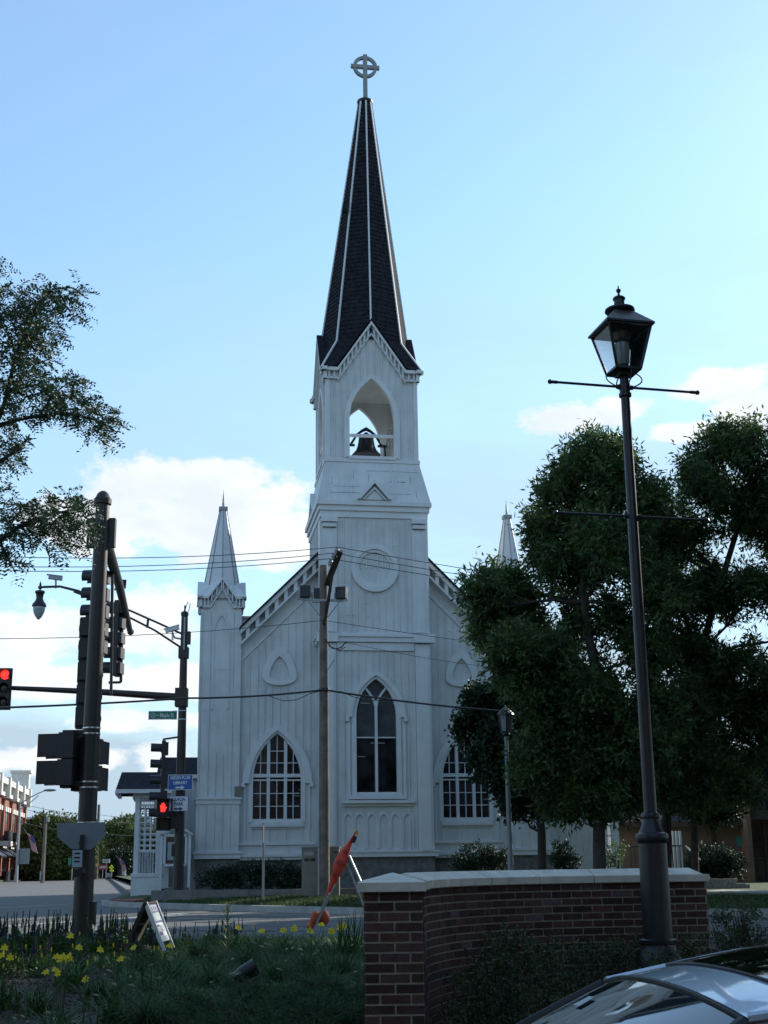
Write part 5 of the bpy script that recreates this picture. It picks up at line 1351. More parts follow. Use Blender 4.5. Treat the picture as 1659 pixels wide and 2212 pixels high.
shrub('low_hedge','low clipped hedge between the lamp post and the curved brick wall',(1.9,12.2,-.2),
 [S_(1240,2095,70,68,11.9),S_(1310,2095,75,70,12.1),S_(1370,2090,60,66,12.3),S_(1240,2180,80,60,11.3),S_(1340,2180,90,60,11.4)],'leafyew',dens=120,clump=.06,per=26,shell=.6,ln=.036,wd=.02)
shrub('low_hedge','low clipped hedge running right of the lamp post to the frame edge',(3.0,12.4,-.2),
 [S_(1480,2078,55,56,12.1),S_(1500,2100,60,58,12.2),S_(1555,2078,65,58,12.4),S_(1625,2078,70,60,12.6),S_(1700,2080,70,60,12.8),S_(1440,2105,50,50,11.6),S_(1390,2115,50,50,11.5)],'leafyew',dens=120,clump=.06,per=26,shell=.6,ln=.036,wd=.02)
shrub('round_bush','round dark bush at the right end of the brick wall',(3.9,14.2,-.1),
 [S_(1590,1990,52,45,14.2),S_(1560,2005,40,42,14.2),S_(1620,2010,35,38,14.4),S_(1600,2040,55,40,14.2)],'leafyew',dens=130,clump=.06,per=26,shell=.55,ln=.036,wd=.02)
# church front bushes
shrub('foundation_shrub','dark spreading shrub at the foundation left of the utility pole',(at(520,1915,44).x,43.6,.3),
 [S_(470,1898,45,24,43.6),S_(540,1892,55,28,43.6),S_(600,1893,50,28,43.6),S_(640,1900,35,22,43.6)],'leafdark',dens=80,ln=.09,wd=.05,clump=.15)
shrub('foundation_shrub','dark shrub at the church foundation under the right gothic window',(at(1045,1880,44).x,44,.3),
 [S_(1030,1850,40,28,44),S_(1070,1860,30,28,44),S_(1000,1872,30,16,44)],'leafdark',dens=80,ln=.09,wd=.05,clump=.15)
shrub('foundation_shrub','pointed dark shrub beside the end of the church water table',(at(1215,1880,45).x,45,.3),
 [S_(1212,1848,24,26,45),S_(1228,1870,28,25,45)],'leafdark',dens=90,ln=.09,wd=.05,clump=.12)
shrub('foundation_shrub','low dark bush against the tan brick wall right of the steps',(at(1540,1885,50).x,50,.3),
 [S_(1530,1860,50,32,50),S_(1570,1870,40,30,50),S_(1500,1872,30,26,50)],'leafdark',dens=90,ln=.1,wd=.05,clump=.15)
shrub('garden_shrub','loose green shrub behind the ash tree trunk by the stairs',(at(1330,1880,46).x,46,.3),
 [S_(1330,1840,22,30,46),S_(1320,1870,26,22,46)],'leafash',dens=40,ln=.09,wd=.04,clump=.15)

def blade(V,x,y,z,az,ln,wd,droop,seg=4,tilt=.25):
    dx,dy=math.cos(az),math.sin(az); px_,py_=-dy,dx; P=[]
    for k in range(seg+1):
        t=k/seg; r=ln*(tilt*t+droop*t*t); h=ln*(t*(1-.15*droop)-droop*.75*t**2.4); w_=wd*(1-t**1.6)*.5+.0006
        P.append(((x+dx*r-px_*w_,y+dy*r-py_*w_,z+h),(x+dx*r+px_*w_,y+dy*r+py_*w_,z+h)))
    for a,b in zip(P[:-1],P[1:]): V.extend([a[0],a[1],b[1],b[0]])
    return (x+dx*ln*(tilt+droop),y+dy*ln*(tilt+droop),z+ln*(1-.15*droop-droop*.75))
def petal_flower(g,c,up,r,n=6):
    up=Vector(up).normalized(); a=up.cross(Vector((.3,.2,1))).normalized(); b=a.cross(up)
    for k in range(n):
        t=2*math.pi*k/n+.3; d=(a*math.cos(t)+b*math.sin(t)); s=(-a*math.sin(t)+b*math.cos(t)); wd=r*.30 if k%2 else r*.22; l=r*(1 if k%2 else .9)
        c0=Vector(c)-up*r*.7
        p0=c0; p1=c0+d*l*.45+up*r*.55; p2=c0+d*l*.85+up*r*.68; p3=c0+d*l*1.05+up*r*.5
        g.quad(p0-s*wd*.15,p1-s*wd,p1+s*wd,p0+s*wd*.15); g.quad(p1-s*wd,p2-s*wd*.8,p2+s*wd*.8,p1+s*wd); g.quad(p2-s*wd*.8,p3-s*.001,p3+s*.001,p2+s*wd*.8)
def daylily(nfl,seed,label):
    r=random.Random(seed); t=thing('daylily_plant',label,'flower',(0,0,0),0,'yellow daylilies in the planting bed')
    V=[]
    for _ in range(85): blade(V,r.gauss(0,.07),r.gauss(0,.07),-.03,r.uniform(0,6.28),r.uniform(.32,.56),.018,r.uniform(.25,.75),5,r.uniform(.1,.35))
    quads_mesh('leaves',np.array(V),'lily',t)
    return t
def add_flower(t,p,r_,seed,bud=False):
    rr=random.Random(seed); g=MB(); base=Vector((p[0]*.25,p[1]*.25,0)); p=Vector(p)
    g.tube([base,base.lerp(p,.5)+Vector((0,0,.04)),p-Vector((0,0,.03))],.0035,5); st=g.build('stalk','lily',t)
    f=MB()
    if bud: f.lathe([(0,-.025),(.006,-.01),(.008,.01),(.005,.025),(0,.032)],tuple(p),8,T=None)
    else: petal_flower(f,p,(rr.uniform(-.5,.5),-rr.uniform(.4,1.0),rr.uniform(.2,.8)),r_)
    f.build('flower','yellow',st)
LIL=[
 ('yellow daylily clump at the very left edge of the bed',[(10,2047,1),(4,2062,1),(22,2068,1),(8,2088,0),(34,2092,0),(40,2075,0)],.50,14),
 ('single open yellow daylily right in front of the thick signal pole',[(152,2021,1),(172,2018,0)],.5,16.0),
 ('yellow daylily standing just above the largest daylily cluster',[(171,2046,1),(157,2044,0)],.5,15.4),
 ('densest cluster of yellow daylilies near the signal pole foot',[(136,2067,1),(148,2064,1),(128,2072,1),(122,2066,1),(143,2078,0),(150,2070,1)],.5,12),
 ('yellow daylily buds left of the densest daylily cluster',[(87,2048,0),(90,2066,0),(56,2046,0),(111,2053,0)],.5,13.5),
 ('foremost left yellow daylily pair over the bare mulch',[(99,2099,1),(124,2102,1),(120,2094,1)],.5,10.8),
 ('nearest star shaped yellow daylily over the bare mulch',[(184,2115,1),(189,2082,0)],.5,10.4),
 ('open yellow daylily between the signal pole and the folding board',[(217,2051,1),(245,2043,0),(206,2072,0)],.5,14),
 ('yellow daylily low among the grass left of the folding board',[(260,2071,1),(247,2062,0)],.5,12.8),
 ('faded yellow daylily at the left foot of the folding board',[(288,2046,1),(275,2035,0)],.5,15),
 ('yellow daylilies at the right foot of the folding board',[(343,2049,0),(367,2042,1),(320,2047,0),(333,2049,0)],.5,14.5),
 ('leftmost yellow daylily of the row along the road, by a tall leafy stem',[(489,2010,0),(515,2003,1),(520,2004,0)],.55,19),
 ('yellow daylily of the roadside row, left of two wide open ones',[(565,2010,1),(545,2003,0),(552,1995,0)],.55,19),
 ('pair of wide open yellow daylilies in the middle of the roadside row',[(612,2009,1),(635,2006,1),(600,1994,0)],.55,18.6),
 ('yellow daylilies at the foot of the folded orange sign',[(671,2010,1),(694,1996,1),(668,1998,0)],.55,18.6),
 ('yellow daylilies of the roadside row nearest the brick pier',[(717,2011,1),(735,2004,1),(744,2000,1),(755,2008,0),(728,1999,0)],.55,18.2)]
for i,(lab,fl,h,Y) in enumerate(LIL):
    c=at(sum(f[0] for f in fl)/len(fl),2000,Y); t=daylily(0,i,lab); z=bedz(Y); t.location=(c.x,Y,z); t.rotation_euler=(0,0,0)
    for j,(x,y,o_) in enumerate(fl):
        p=at(x,y,Y+rnd.uniform(-.08,.08))-t.location
        add_flower(t,tuple(p),Y*.0031,i*10+j,bud=not o_)
# salvia clumps (purple spikes)
def salvia(seed):
    r=random.Random(seed); V=[]; g=MB(); s=MB()
    for _ in range(20):
        x,y=r.gauss(0,.12),r.gauss(0,.12); h=r.uniform(.34,.66); lx,ly=r.gauss(0,.05),r.gauss(0,.05)
        s.tube([(x,y,0),(x+lx*.6,y+ly*.6,h*.6),(x+lx,y+ly,h)],.004,4)
        z=h*.62
        G_=g if r.random()<.45 else s
        while z<h:
            q=(z-h*.62)/(h*.38); rr=.019*(1-.65*q); t=z/h
            for k in range(4): a=r.uniform(0,6.28); G_.quad((x+lx*t,y+ly*t,z),(x+lx*t+rr*math.cos(a),y+ly*t+rr*math.sin(a),z+.003),(x+lx*t+rr*math.cos(a+.7),y+ly*t+rr*math.sin(a+.7),z+.014),(x+lx*t,y+ly*t,z+.016))
            z+=.011
    return s,g
def salvia_thing(seed,label):
    t=thing('salvia_clump',label,'flower',(0,0,0),0,'purple salvia behind the daylilies')
    s,g=salvia(seed); s.build('stems','lily',t); g.build('flower_spikes','purple',t)
    quads_mesh('leaves',lobe_leaves([((0,0,.13),.27,.20)],230,.075,.028,clump=.06,per=14,up=.8,shell=.1),'lily',t); return t
sal=[salvia_thing(3,'x'),salvia_thing(5,'x')]
SP=[(8,19.2,'leftmost purple salvia clump by the frame edge'),(40,18.4,'purple salvia clump between the left edge and the signal pole'),(72,19.4,'purple salvia clump left of the signal pole, in the back row'),(104,18.6,'purple salvia clump close on the left of the signal pole'),(138,19.6,'purple salvia clump touching the left side of the signal pole'),(24,16.6,'purple salvia clump in the front row at far left'),(88,16.8,'purple salvia clump in the front row left of the signal pole'),(215,18.6,'purple salvia clump touching the right side of the signal pole'),(240,19.6,'purple salvia clump a step right of the signal pole'),(272,18.7,'purple salvia clump by the left leg of the folding board'),(305,17.4,'purple salvia clump under the folding board'),(335,19.8,'purple salvia clump seen through the folding board'),(395,19.4,'short purple salvia clump right of the folding board'),(462,19.9,'thin purple salvia spikes left of the tall leafy stem'),(508,20.0,'dark purple salvia spikes beside the tall leafy stem'),(185,17.0,'purple salvia clump in front of the signal pole foot')]
for i,(x,Y,lab) in enumerate(SP):
    o=sal[i] if i<2 else copy_tree(sal[i%2]); c=at(x,2000,Y); o.location=(c.x,Y,bedz(Y)); o.rotation_euler=(0,0,i*1.3); sc=(.95 if Y>17.8 else .75)*(1 if i<12 else .7); o.scale=(sc,sc,sc); o['label']=lab
t=thing('leafy_stem','tall leafy green stem standing among the roadside daylilies','plant',(at(490,2000,19.5).x,19.5,bedz(19.5)))
V=[]; g=MB(); g.tube([(0,0,0),(.01,0,.6)],.006,5); g.build('stem','lily',t)
for k in range(40): blade(V,0,0,.05+.014*k,k*2.4,.16,.02,.4,4,.6)
quads_mesh('leaves',np.array(V),'lily',t)
# fountain grasses
def fgrass(seed):
    r=random.Random(seed); V=[]; g=MB()
    for _ in range(330):
        az=r.uniform(0,6.28); blade(V,r.gauss(0,.06),r.gauss(0,.06),-.03,az,r.uniform(.4,.72),.006,r.uniform(.25,.95),5,r.uniform(.1,.5))
    t=thing('fountain_grass','x','ornamental grass',(0,0,0),0,'fountain grasses in the planting bed')
    for _ in range(4):
        az=r.uniform(0,6.28); e=blade(V,0,0,0,az,r.uniform(.6,.75),.004,r.uniform(.3,.6),5,.3); ps_=MB()
        d=Vector((math.cos(az),math.sin(az),.3)); ps_.lathe([(0,-.035),(.010,-.015),(.011,.01),(.006,.035),(0,.045)],(0,0,0),6)
        q=d.to_track_quat('Z','Y'); i=len(g.v); g.v+=[tuple(Vector(e)+q@Vector(v)) for v in ps_.v]; g.f+=[tuple(i+k for k in f) for f in ps_.f]
    quads_mesh('blades',np.array(V),'fgrass',t); g.build('seed_heads','plume',t); return t
fg=[fgrass(1),fgrass(2)]
FG=[(330,12.6,1.0,'largest fountain grass mound in the middle of the bed foreground'),(400,13.4,1.0,'fountain grass mound right of the largest one'),(250,14.0,.8,'small fountain grass left of the largest mound, behind the daylilies'),(455,15.2,1.0,'fountain grass mound left of the black spotlight'),(375,15.6,.95,'fountain grass mound below the folding board feet'),(595,15.6,1.0,'fountain grass right behind the black spotlight'),(660,16.4,1.05,'fountain grass below the folded orange sign'),(735,16.0,1.1,'fountain grass beside the brick pier'),(530,17.2,1.0,'fountain grass in the back row behind the spotlight'),(120,11.2,.75,'small grass tuft in the mulch under the left daylilies'),(235,10.9,.6,'low grass tuft at the bottom edge left of center'),(10,11.4,.8,'grass tuft at the bottom left corner'),(430,18.2,1.0,'fountain grass close to the road right of the folding board'),(610,18.2,1.0,'fountain grass under the pair of wide open daylilies'),(700,14.2,1.0,'fountain grass mound low beside the brick pier'),(300,16.8,.8,'fountain grass under the left leg of the folding board')]
for i,(x,Y,sc,lab) in enumerate(FG):
    o=fg[i] if i<2 else copy_tree(fg[i%2]); c=at(x,2050,Y); o.location=(c.x,Y,bedz(Y)); o.rotation_euler=(0,0,i*1.9); o.scale=(sc,sc,sc*.92); o['label']=lab
# tall iris like leaves beside pier
t=thing('iris_plant','tall sword leaved plant beside the left side of the brick pier','plant',(at(757,2010,18).x,18,bedz(18)),0); V=[]
for _ in range(40): blade(V,rnd.gauss(0,.1),rnd.gauss(0,.06),0,rnd.uniform(0,6.28),rnd.uniform(.5,.78),.03,.08,4,.22)
quads_mesh('leaves',np.array(V),'lily',t)
# junipers
def juniper(seed,rad):
    r=random.Random(seed); rs=np.random.default_rng(seed); t=thing('juniper_shrub','x','shrub',(0,0,0),0,'spreading junipers in the planting bed'); g=MB(); P=[];D=[]
    for _ in range(46):
        az=r.uniform(0,6.28); l=rad*r.uniform(.6,1.1); h=r.uniform(.1,.38); pts=[Vector((0,0,.02)),Vector((math.cos(az)*l*.5,math.sin(az)*l*.5,h*.8)),Vector((math.cos(az)*l,math.sin(az)*l,h))]
        g.tube(pts,[.012,.006,.002],4)
        for k in range(26):
            s=r.uniform(.25,1); b=pts[0].lerp(pts[1],min(1,s*2)) if s<.5 else pts[1].lerp(pts[2],s*2-1); a2=az+r.uniform(-1.1,1.1); d=np.array([math.cos(a2),math.sin(a2),r.uniform(.1,.8)]); ll_=r.uniform(.06,.14)
            m=14; tt=np.linspace(0,1,m)[:,None]; P.append(np.array(b)+d*ll_*tt); D.append(d*.9+rs.normal(size=(m,3))*.55)
    g.build('branches','bark',t); quads_mesh('foliage',leaf_quads(np.concatenate(P),np.concatenate(D),.028,.006,.05),'juniper',t); return t
jn=[juniper(1,.62),juniper(2,.6)]
JN=[(560,10.9,'juniper with feathery sprays at the bottom center of the bed'),(650,11.2,'juniper between the bottom center and the brick pier'),(735,11.3,'juniper pressed against the foot of the brick pier'),(690,12.4,'juniper right of the black spotlight'),(600,12.9,'juniper just right behind the black spotlight base'),(500,11.9,'juniper left of the black spotlight near the bottom'),(700,10.2,'juniper in the bottom right corner of the bed by the pier'),(760,13.0,'juniper half hidden behind the left of the brick pier')]
for i,(x,Y,lab) in enumerate(JN):
    o=jn[i] if i<2 else copy_tree(jn[i%2]); c=at(x,2100,Y); o.location=(c.x,Y,bedz(Y)); o.rotation_euler=(0,0,i*2.1); o['label']=lab
# ground cover and mulch chips, lawn blades
V=[]
for _ in range(15000):
    Y=rnd.uniform(10.2,18); x=rnd.uniform(-.20,.0)*Y
    if x/Y<-.12 and Y<12.5: continue
    if x/Y<-.16 and rnd.random()<.6: continue
    blade(V,x,Y,bedz(Y)-.01,rnd.uniform(0,6.28),rnd.uniform(.10,.26),.008,.45,3,.4)
for _ in range(16000):
    Y=rnd.uniform(17.5,21.9); x=rnd.uniform(-.34,.05)*Y
    if Y>21.45-.25*x: continue
    blade(V,x,Y,bedz(Y)-.01,rnd.uniform(0,6.28),rnd.uniform(.08,.22),.010,.3,3,.3)
tag(quads_mesh('ground_cover',np.array(V),'lily'),kind='stuff')
n=14000; Yv=rng.uniform(8.6,18,n); xv=rng.uniform(-.34,.02,n)*Yv; xv[:3500]=rng.uniform(.03,.40,3500)*Yv[:3500]
zv=np.array([bedz(a) for a in Yv])+.03*np.sin(xv*1.7+Yv*2.1)+.012
tag(quads_mesh('mulch_chips',leaf_quads(np.stack([xv,Yv,zv],1),rng.normal(size=(n,3))*np.array([1,1,.25])+np.array([0,0,.12]),.06,.02,.2),'chip'),kind='stuff')
V=[]
def kz(x,y):
    return None
K=[Vector(p) for p in KERB]
for i in range(3,len(K)-1):
    a,b=K[i],K[i+1]; L0=(b-a).length
    if a.x>11: continue
    e=min(1.0,(14-a.x)/(b.x-a.x))
    for _ in range(int(2600*L0*min(1,e)/2)):
        q=a.lerp(b,rnd.uniform(0,e)); d=rnd.uniform(.2,5.5)**1.0; y=q.y+d
        blade(V,q.x,y,lawn_z(0,d)-.01 if d<3 else .275,rnd.uniform(0,6.28),rnd.uniform(.06,.13),.02,.3,2,.3)
tag(quads_mesh('lawn_grass',np.array(V),'blade'),kind='stuff')

# ------------------------------------------------------------------ black spotlight
c=hit(530,2100,.25,10,14); sl=thing('garden_spotlight','black bullet spotlight tilted up among the grasses','spotlight',(c.x,c.y,bedz(c.y)))
g=MB(); d=Vector((.80,.1,.42)).normalized(); q=d.to_track_quat('Z','Y'); pp=MB().lathe([(.0,-.135),(.035,-.13),(.062,-.10),(.078,-.03),(.082,.06),(.085,.10),(.088,.125),(.075,.125),(.07,.09),(0,.09)],(0,0,0),20)
g.v=[tuple(Vector((0,0,.31))+q@Vector(v)) for v in pp.v]; g.f=pp.f; g.build('housing','black',sl,True)
g=MB(); g.tube([(0,0,-.05),(0,0,.24)],.014,8); g.box(-.03,.03,-.03,.03,.19,.25); g.build('stake','black',sl)
# ------------------------------------------------------------------ folding A-frame board
AFY=18.0; tp_=at(325,1948,AFY); b1=at(362,2048,AFY-.05); b0=at(276,2048,AFY)
af=thing('folding_sign_board','white folding sidewalk sign board seen nearly edge on among the flowers','sign board',(tp_.x,AFY,0))
tz=tp_.z; wv=Vector((.10,.62,0)) # ridge direction
def panel(dx,zb): return Vector((0,-.31,tz)),Vector((dx,-.31,zb))
ridge=[Vector((-.01,-.31,tz)),Vector((.01,.31,tz))]
rb=[Vector((b1.x-tp_.x,-.31,b1.z-.02)),Vector((b1.x-tp_.x+.02,.31,b1.z-.02))]
lb_=[Vector((b0.x-tp_.x,-.31,b1.z-.02)),Vector((b0.x-tp_.x+.02,.31,b1.z-.02))]
def slab4(g,a,b,c_,d,th,nrm): 
    n_=Vector(nrm)*th; g.quad(a,b,c_,d); g.quad(a-n_,b-n_,c_-n_,d-n_)
    for p,q in ((a,b),(b,c_),(c_,d),(d,a)): g.quad(p,q,q-n_,p-n_)
def onp(s,t,R_=None): # s across, t down
    a=ridge[0].lerp(ridge[1],s); b=rb[0].lerp(rb[1],s); return a.lerp(b,t)
nr=(rb[0]-ridge[0]).cross(ridge[1]-ridge[0]).normalized()
if nr.x<0: nr=-nr
g=MB(); slab4(g,onp(0,0),onp(1,0),onp(1,.82),onp(0,.82),.03,nr)
for s in (.02,.98): g.beam(onp(s,0),onp(s,1),.035,.045)
g.build('printed_panel','signwhite',af)
nl_=(lb_[0]-ridge[0]).cross(ridge[1]-ridge[0]).normalized()
if nl_.x>0: nl_=-nl_
g=MB(); 
def onl(s,t): return ridge[0].lerp(ridge[1],s).lerp(lb_[0].lerp(lb_[1],s),t)
slab4(g,onl(0,.0),onl(1,.0),onl(1,.82),onl(0,.82),.03,nl_)
for s in (.02,.98): g.beam(onl(s,0),onl(s,1),.035,.045)
g.build('back_panel','wooddk',af)
def patch(s0,s1,t0,t1,m,o_=.004,nm='print'):
    g=MB(); n_=nr*o_; g.quad(onp(s0,t0)+n_,onp(s1,t0)+n_,onp(s1,t1)+n_,onp(s0,t1)+n_); g.build(nm,m,af)
patch(.06,.94,.04,.44,'navy'); patch(.2,.82,.08,.20,'palegray',.007); patch(.2,.86,.235,.40,'palegray',.007)
patch(.07,.5,.475,.52,'navy'); patch(.07,.5,.53,.61,'palegray',.005); patch(.07,.52,.625,.70,'navy'); patch(.56,.92,.49,.63,'palegray',.005); patch(.06,.94,.71,.81,'palegray',.005)
for k in range(3): patch(.26+.2*k,.36+.2*k,.10,.185,'navy',.009)
g=MB(); a=onl(.1,.45); b=onp(.1,.45); g.beam(a,b,.01,.01); g.build('spreader','galv',af)
# ------------------------------------------------------------------ folded orange road work sign
OY=21.5
os_=thing('folded_road_work_sign','folded orange road work sign furled on a tilted aluminium stand','road sign',(at(690,2010,OY).x,OY,0))
def ok(x,y,Y=OY): return at((820+x/6.32)*.7855,(2250+y/6.32)*.7855,Y)-os_.location
g=MB(); st=[(480,1345,500,1345),(520,1180,620,1190),(560,1020,700,1040),(590,900,775,900),(612,800,850,790),(660,700,868,700),(740,560,905,560),(800,490,925,480),(860,420,935,425),(925,330,965,345),(975,255,1000,290),(1010,205,1042,235)]
m=14
for k,(x0,y0,x1,y1) in enumerate(st):
    a,b=ok(x0,y0),ok(x1,y1); c_=(a+b)/2; h=(b-a)/2; dp=max(.02,min(.07,h.length*.45))
    for j in range(m): t=2*math.pi*j/m; rr=1+.10*math.sin(3*t+k*.9); g.v.append(tuple(c_+h*math.cos(t)*rr+Vector((0,dp*math.sin(t)*rr,0))))
for k in range(len(st)-1):
    for j in range(m): g.f.append((k*m+j,k*m+(j+1)%m,(k+1)*m+(j+1)%m,(k+1)*m+j))
g.f.append(tuple(range(m))); g.f.append(tuple(range((len(st)-1)*m,len(st)*m))); clo=g.build('furled_cloth','orange',os_,True)
g=MB()
for (cx_,cy_,w_,h_) in ((825,590,36,75),(745,770,78,85),(640,985,44,80)):
    pts=[ok(cx_+w_*math.cos(t)+8*math.sin(3*t),cy_+h_*.5*math.sin(t)) for t in [2*math.pi*k/10 for k in range(10)]]
    i=len(g.v); g.v+=[(p.x,p.y-.074,p.z) for p in pts]+[(p.x,p.y-.05,p.z) for p in pts]; g.f.append(tuple(range(i,i+10)))
    for k in range(10): g.f.append((i+k,i+(k+1)%10,i+10+(k+1)%10,i+10+k))
g.build('black_print','orangedk',clo)
g=MB(); a,b=ok(1000,225,OY-.05),ok(1045,265,OY-.05); g.box(a.x,b.x,-.06,.0,b.z-.02,a.z+.01); g.build('amber_reflector','amber',os_)
g=MB(); g.beam(ok(1005,300),ok(955,430),.05,.05); g.build('rib_bundle','black',os_); g=MB(); g.beam(ok(985,290,OY-.04),ok(1030,318,OY-.04),.03,.02); g.build('white_tie','signwhite',os_)
g=MB(); g.beam(ok(260,1960),ok(640,1150),.05,.03); g.beam(ok(640,1150)+Vector((0,.03,0)),ok(980,300)+Vector((0,.03,0)),.025,.025); g.beam(ok(400,1620)+Vector((0,.04,0)),ok(490,1345)+Vector((0,.03,0)),.03,.03); g.build('mast','galv',os_)
for (x0,y0,x1,y1,dy) in ((890,655,1180,1300,-.1),(845,800,1200,1700,.25),(600,1250,-100,2150,-.4)):
    if x1<0: continue
    g=MB(); g.beam(ok(x0,y0),ok(x1,y1)+Vector((0,dy,0)),.035,.03); g.build('leg','galv',os_)
def ell(g,c_,rx,ry,rz,n=14):
    pr=[(math.sin(math.pi*k/8),-math.cos(math.pi*k/8)) for k in range(9)]
    g.lathe(pr,(0,0,0),n,T=lambda x,y,z:(c_.x+x*rx,c_.y+y*ry,c_.z+z*rz))
g=MB(); ell(g,ok(440,1730,OY+.12),.10,.09,.125); ell(g,ok(290,1745,OY+.1),.075,.08,.12); ell(g,ok(220,1880,OY+.1),.07,.08,.09); g.build('orange_foot','orangebase',os_,True)

# ------------------------------------------------------------------ parked car
cy0=3.30
car=thing('parked_car','blue grey parked car with dark sunroof in the bottom right corner','car',(.64,cy0,-.525),R(9))
def cp(x,y,z): return Vector((x,y,z+.0))
def rz_(x): # roof centre height above lot
    return 1.402+.09*math.sin(math.pi/2*min(1,max(0,x/1.0)))-(.10*((x-1.35)/.75)**2 if x>1.35 else 0)
def rhw(x): return .46+.12*min(1,max(0,x/.45)) 
def roofp(x,f): return Vector((x+.02*(f*f),f*rhw(x),rz_(x)-.040*abs(f)**2.2))
def grid(g,fn,xs,fs):
    i=len(g.v); 
    for x in xs:
        for f in fs: g.v.append(tuple(fn(x,f)))
    m=len(fs)
    for a in range(len(xs)-1):
        for b in range(m-1): g.f.append((i+a*m+b,i+a*m+b+1,i+(a+1)*m+b+1,i+(a+1)*m+b))
fs=[-1+2*k/16 for k in range(17)]; xs=[0.0+2.05*k/24 for k in range(25)]
g=MB(); grid(g,roofp,xs,fs); grid(g,lambda x,f:roofp(x,f)-Vector((0,0,.03)),xs,fs); g.build('roof','carpaint',car,True)
g=MB(); 
def sr(x,f): # rounded sunroof
    p=roofp(x,f); return p+Vector((0,0,.006))
xs2=[.15+.85*k/14 for k in range(15)]
def srf(x,f):
    e=min(x-.15,1.0-x); lim=.84 if e>.08 else .84-.10*(1-math.sqrt(max(0,1-((.08-e)/.08)**2)))
    return sr(x,f*lim)
grid(g,srf,xs2,fs); g.build('sunroof','sunroof',car,True)
g=MB(); ed=[srf(.15,f) for f in fs]+[srf(x,1) for x in xs2]+[srf(1.0,f) for f in fs[::-1]]+[srf(x,-1) for x in xs2[::-1]]; g.tube([p+Vector((0,0,-.002)) for p in ed],.004,5); g.build('sunroof_seal','rubber',car)
# windshield
wb=lambda f:Vector((-.86+.16*f*f,f*.70,.93-.03*f*f)); wt=lambda f:roofp(0.0,f)+Vector((.012,0,-.006))
def ws(x,f): p=wt(f).lerp(wb(f),x); return p+Vector((-.02,0,.03*math.sin(math.pi*x)))
g=MB(); grid(g,ws,[k/12 for k in range(13)],[f*.97 for f in fs]); g.build('windshield','carglass',car,True)
g=MB(); g.tube([roofp(0,f)+Vector((-.008,0,-.004)) for f in fs],.006,6); g.build('windshield_trim','rubber',car)
g=MB()
for s in (-1,1): MB().tube([ws(k/8,s)+Vector((0,.0,-.005)) for k in range(9)],.018,8).build('pillar','rubber',car,True)
g=MB()
for s in (-1,1): MB().tube([roofp(x,s) for x in xs],.011,6).build('roof_rail','carpaint',car,True)
# side glass, rear glass
def bel(x): return .90+.03*(x+.7)/2.8
g=MB()
for s in (-1,1):
    P=[ws(1,s)]+[ws(k/8,s) for k in range(7,0,-1)]+[roofp(x,s) for x in xs[::3]]+[Vector((2.45,s*.60,1.12)),Vector((2.75,s*.72,.95))]
    n=len(P)
    for k in range(n-1):
        a,b=P[k],P[k+1]; qa,qb=Vector((a.x,s*(.78 if a.x<2.4 else .76),bel(a.x))),Vector((b.x,s*(.78 if b.x<2.4 else .76),bel(b.x)))
        g.quad(a-Vector((0,s*.004,0)),b-Vector((0,s*.004,0)),qb,qa)
    g.build('side_window','carglass',car); g=MB()
g=MB(); 
for s in (-1,1):
    for x in (.95,1.9): MB().beam((x,s*.775,bel(x)),(x+.02,s*(rhw(1)+.01),1.40),.06,.03).build('door_pillar','rubber',car)
g=MB(); grid(g,lambda t,f:roofp(2.05,f).lerp(Vector((2.85-.1*f*f,f*.70,.97)),t)+Vector((0,0,.04*math.sin(math.pi*t))),[k/8 for k in range(9)],fs); g.build('rear_window','carglass',car,True)
# lower body
st_=[(-2.05,.60,.30,.62),(-1.98,.74,.22,.70),(-1.75,.84,.18,.80),(-1.3,.88,.18,.86),(-.85,.89,.18,.93),(-.3,.89,.17,.95),(.5,.89,.17,.96),(1.5,.89,.17,.97),(2.3,.88,.18,.99),(2.8,.85,.2,.98),(3.05,.76,.25,.92),(3.12,.62,.35,.80)]
g=MB(); pn=[(-1,.55),(-1.0,.80),(-.93,.97),(-.72,1.0),(-.3,1.025),(0,1.03),(.3,1.025),(.72,1.0),(.93,.97),(1.0,.80),(1,.55),(.98,.25),(.9,0),(-.9,0),(-.98,.25)]
for k,(x,hw,z0,z1) in enumerate(st_):
    for (a,b) in pn: g.v.append((x,a*hw,z0+(z1-z0)*b))
m=len(pn)
for k in range(len(st_)-1):
    for j in range(m): g.f.append((k*m+j,k*m+(j+1)%m,(k+1)*m+(j+1)%m,(k+1)*m+j))
g.f.append(tuple(range(m))); g.f.append(tuple(range((len(st_)-1)*m,len(st_)*m))); g.build('body','carpaint',car,True)
for x in (-1.15,2.05):
    for s in (-1,1):
        wl=bpy.data.objects.new('wheel',None); COL.objects.link(wl); wl.parent=car; wl.location=(x,s*.80,.32)
        Tw=lambda a,b,c_:(a,c_,b)
        g=MB(); g.lathe([(.20,-.1),(.31,-.1),(.325,-.06),(.325,.06),(.31,.1),(.20,.1)],n=28,T=Tw); g.build('tyre','rubber',wl,True)
        g=MB(); g.lathe([(.05,-.105*s*-1),(.2,.09*s),(.2,-.09*s)],n=20,T=Tw)
        for k in range(5): t=2*math.pi*k/5; g.beam((0,s*.1,0),(.19*math.cos(t),s*.1,.19*math.sin(t)),.05,.02)
        g.build('rim','rim',wl)
for s in (-1,1):
    g=MB(); g.box(-2.03,-1.8,s*.62-.13,s*.62+.13,.60,.72); g.build('headlight','lampglobe',car)
    g=MB(); g.box(2.95,3.09,s*.6-.14,s*.6+.14,.72,.86); g.build('tail_light','tail',car)
    g=MB(); ell(g,Vector((-.45,s*1.0,1.0)),.09,.11,.075); g.build('side_mirror','carpaint',car,True)
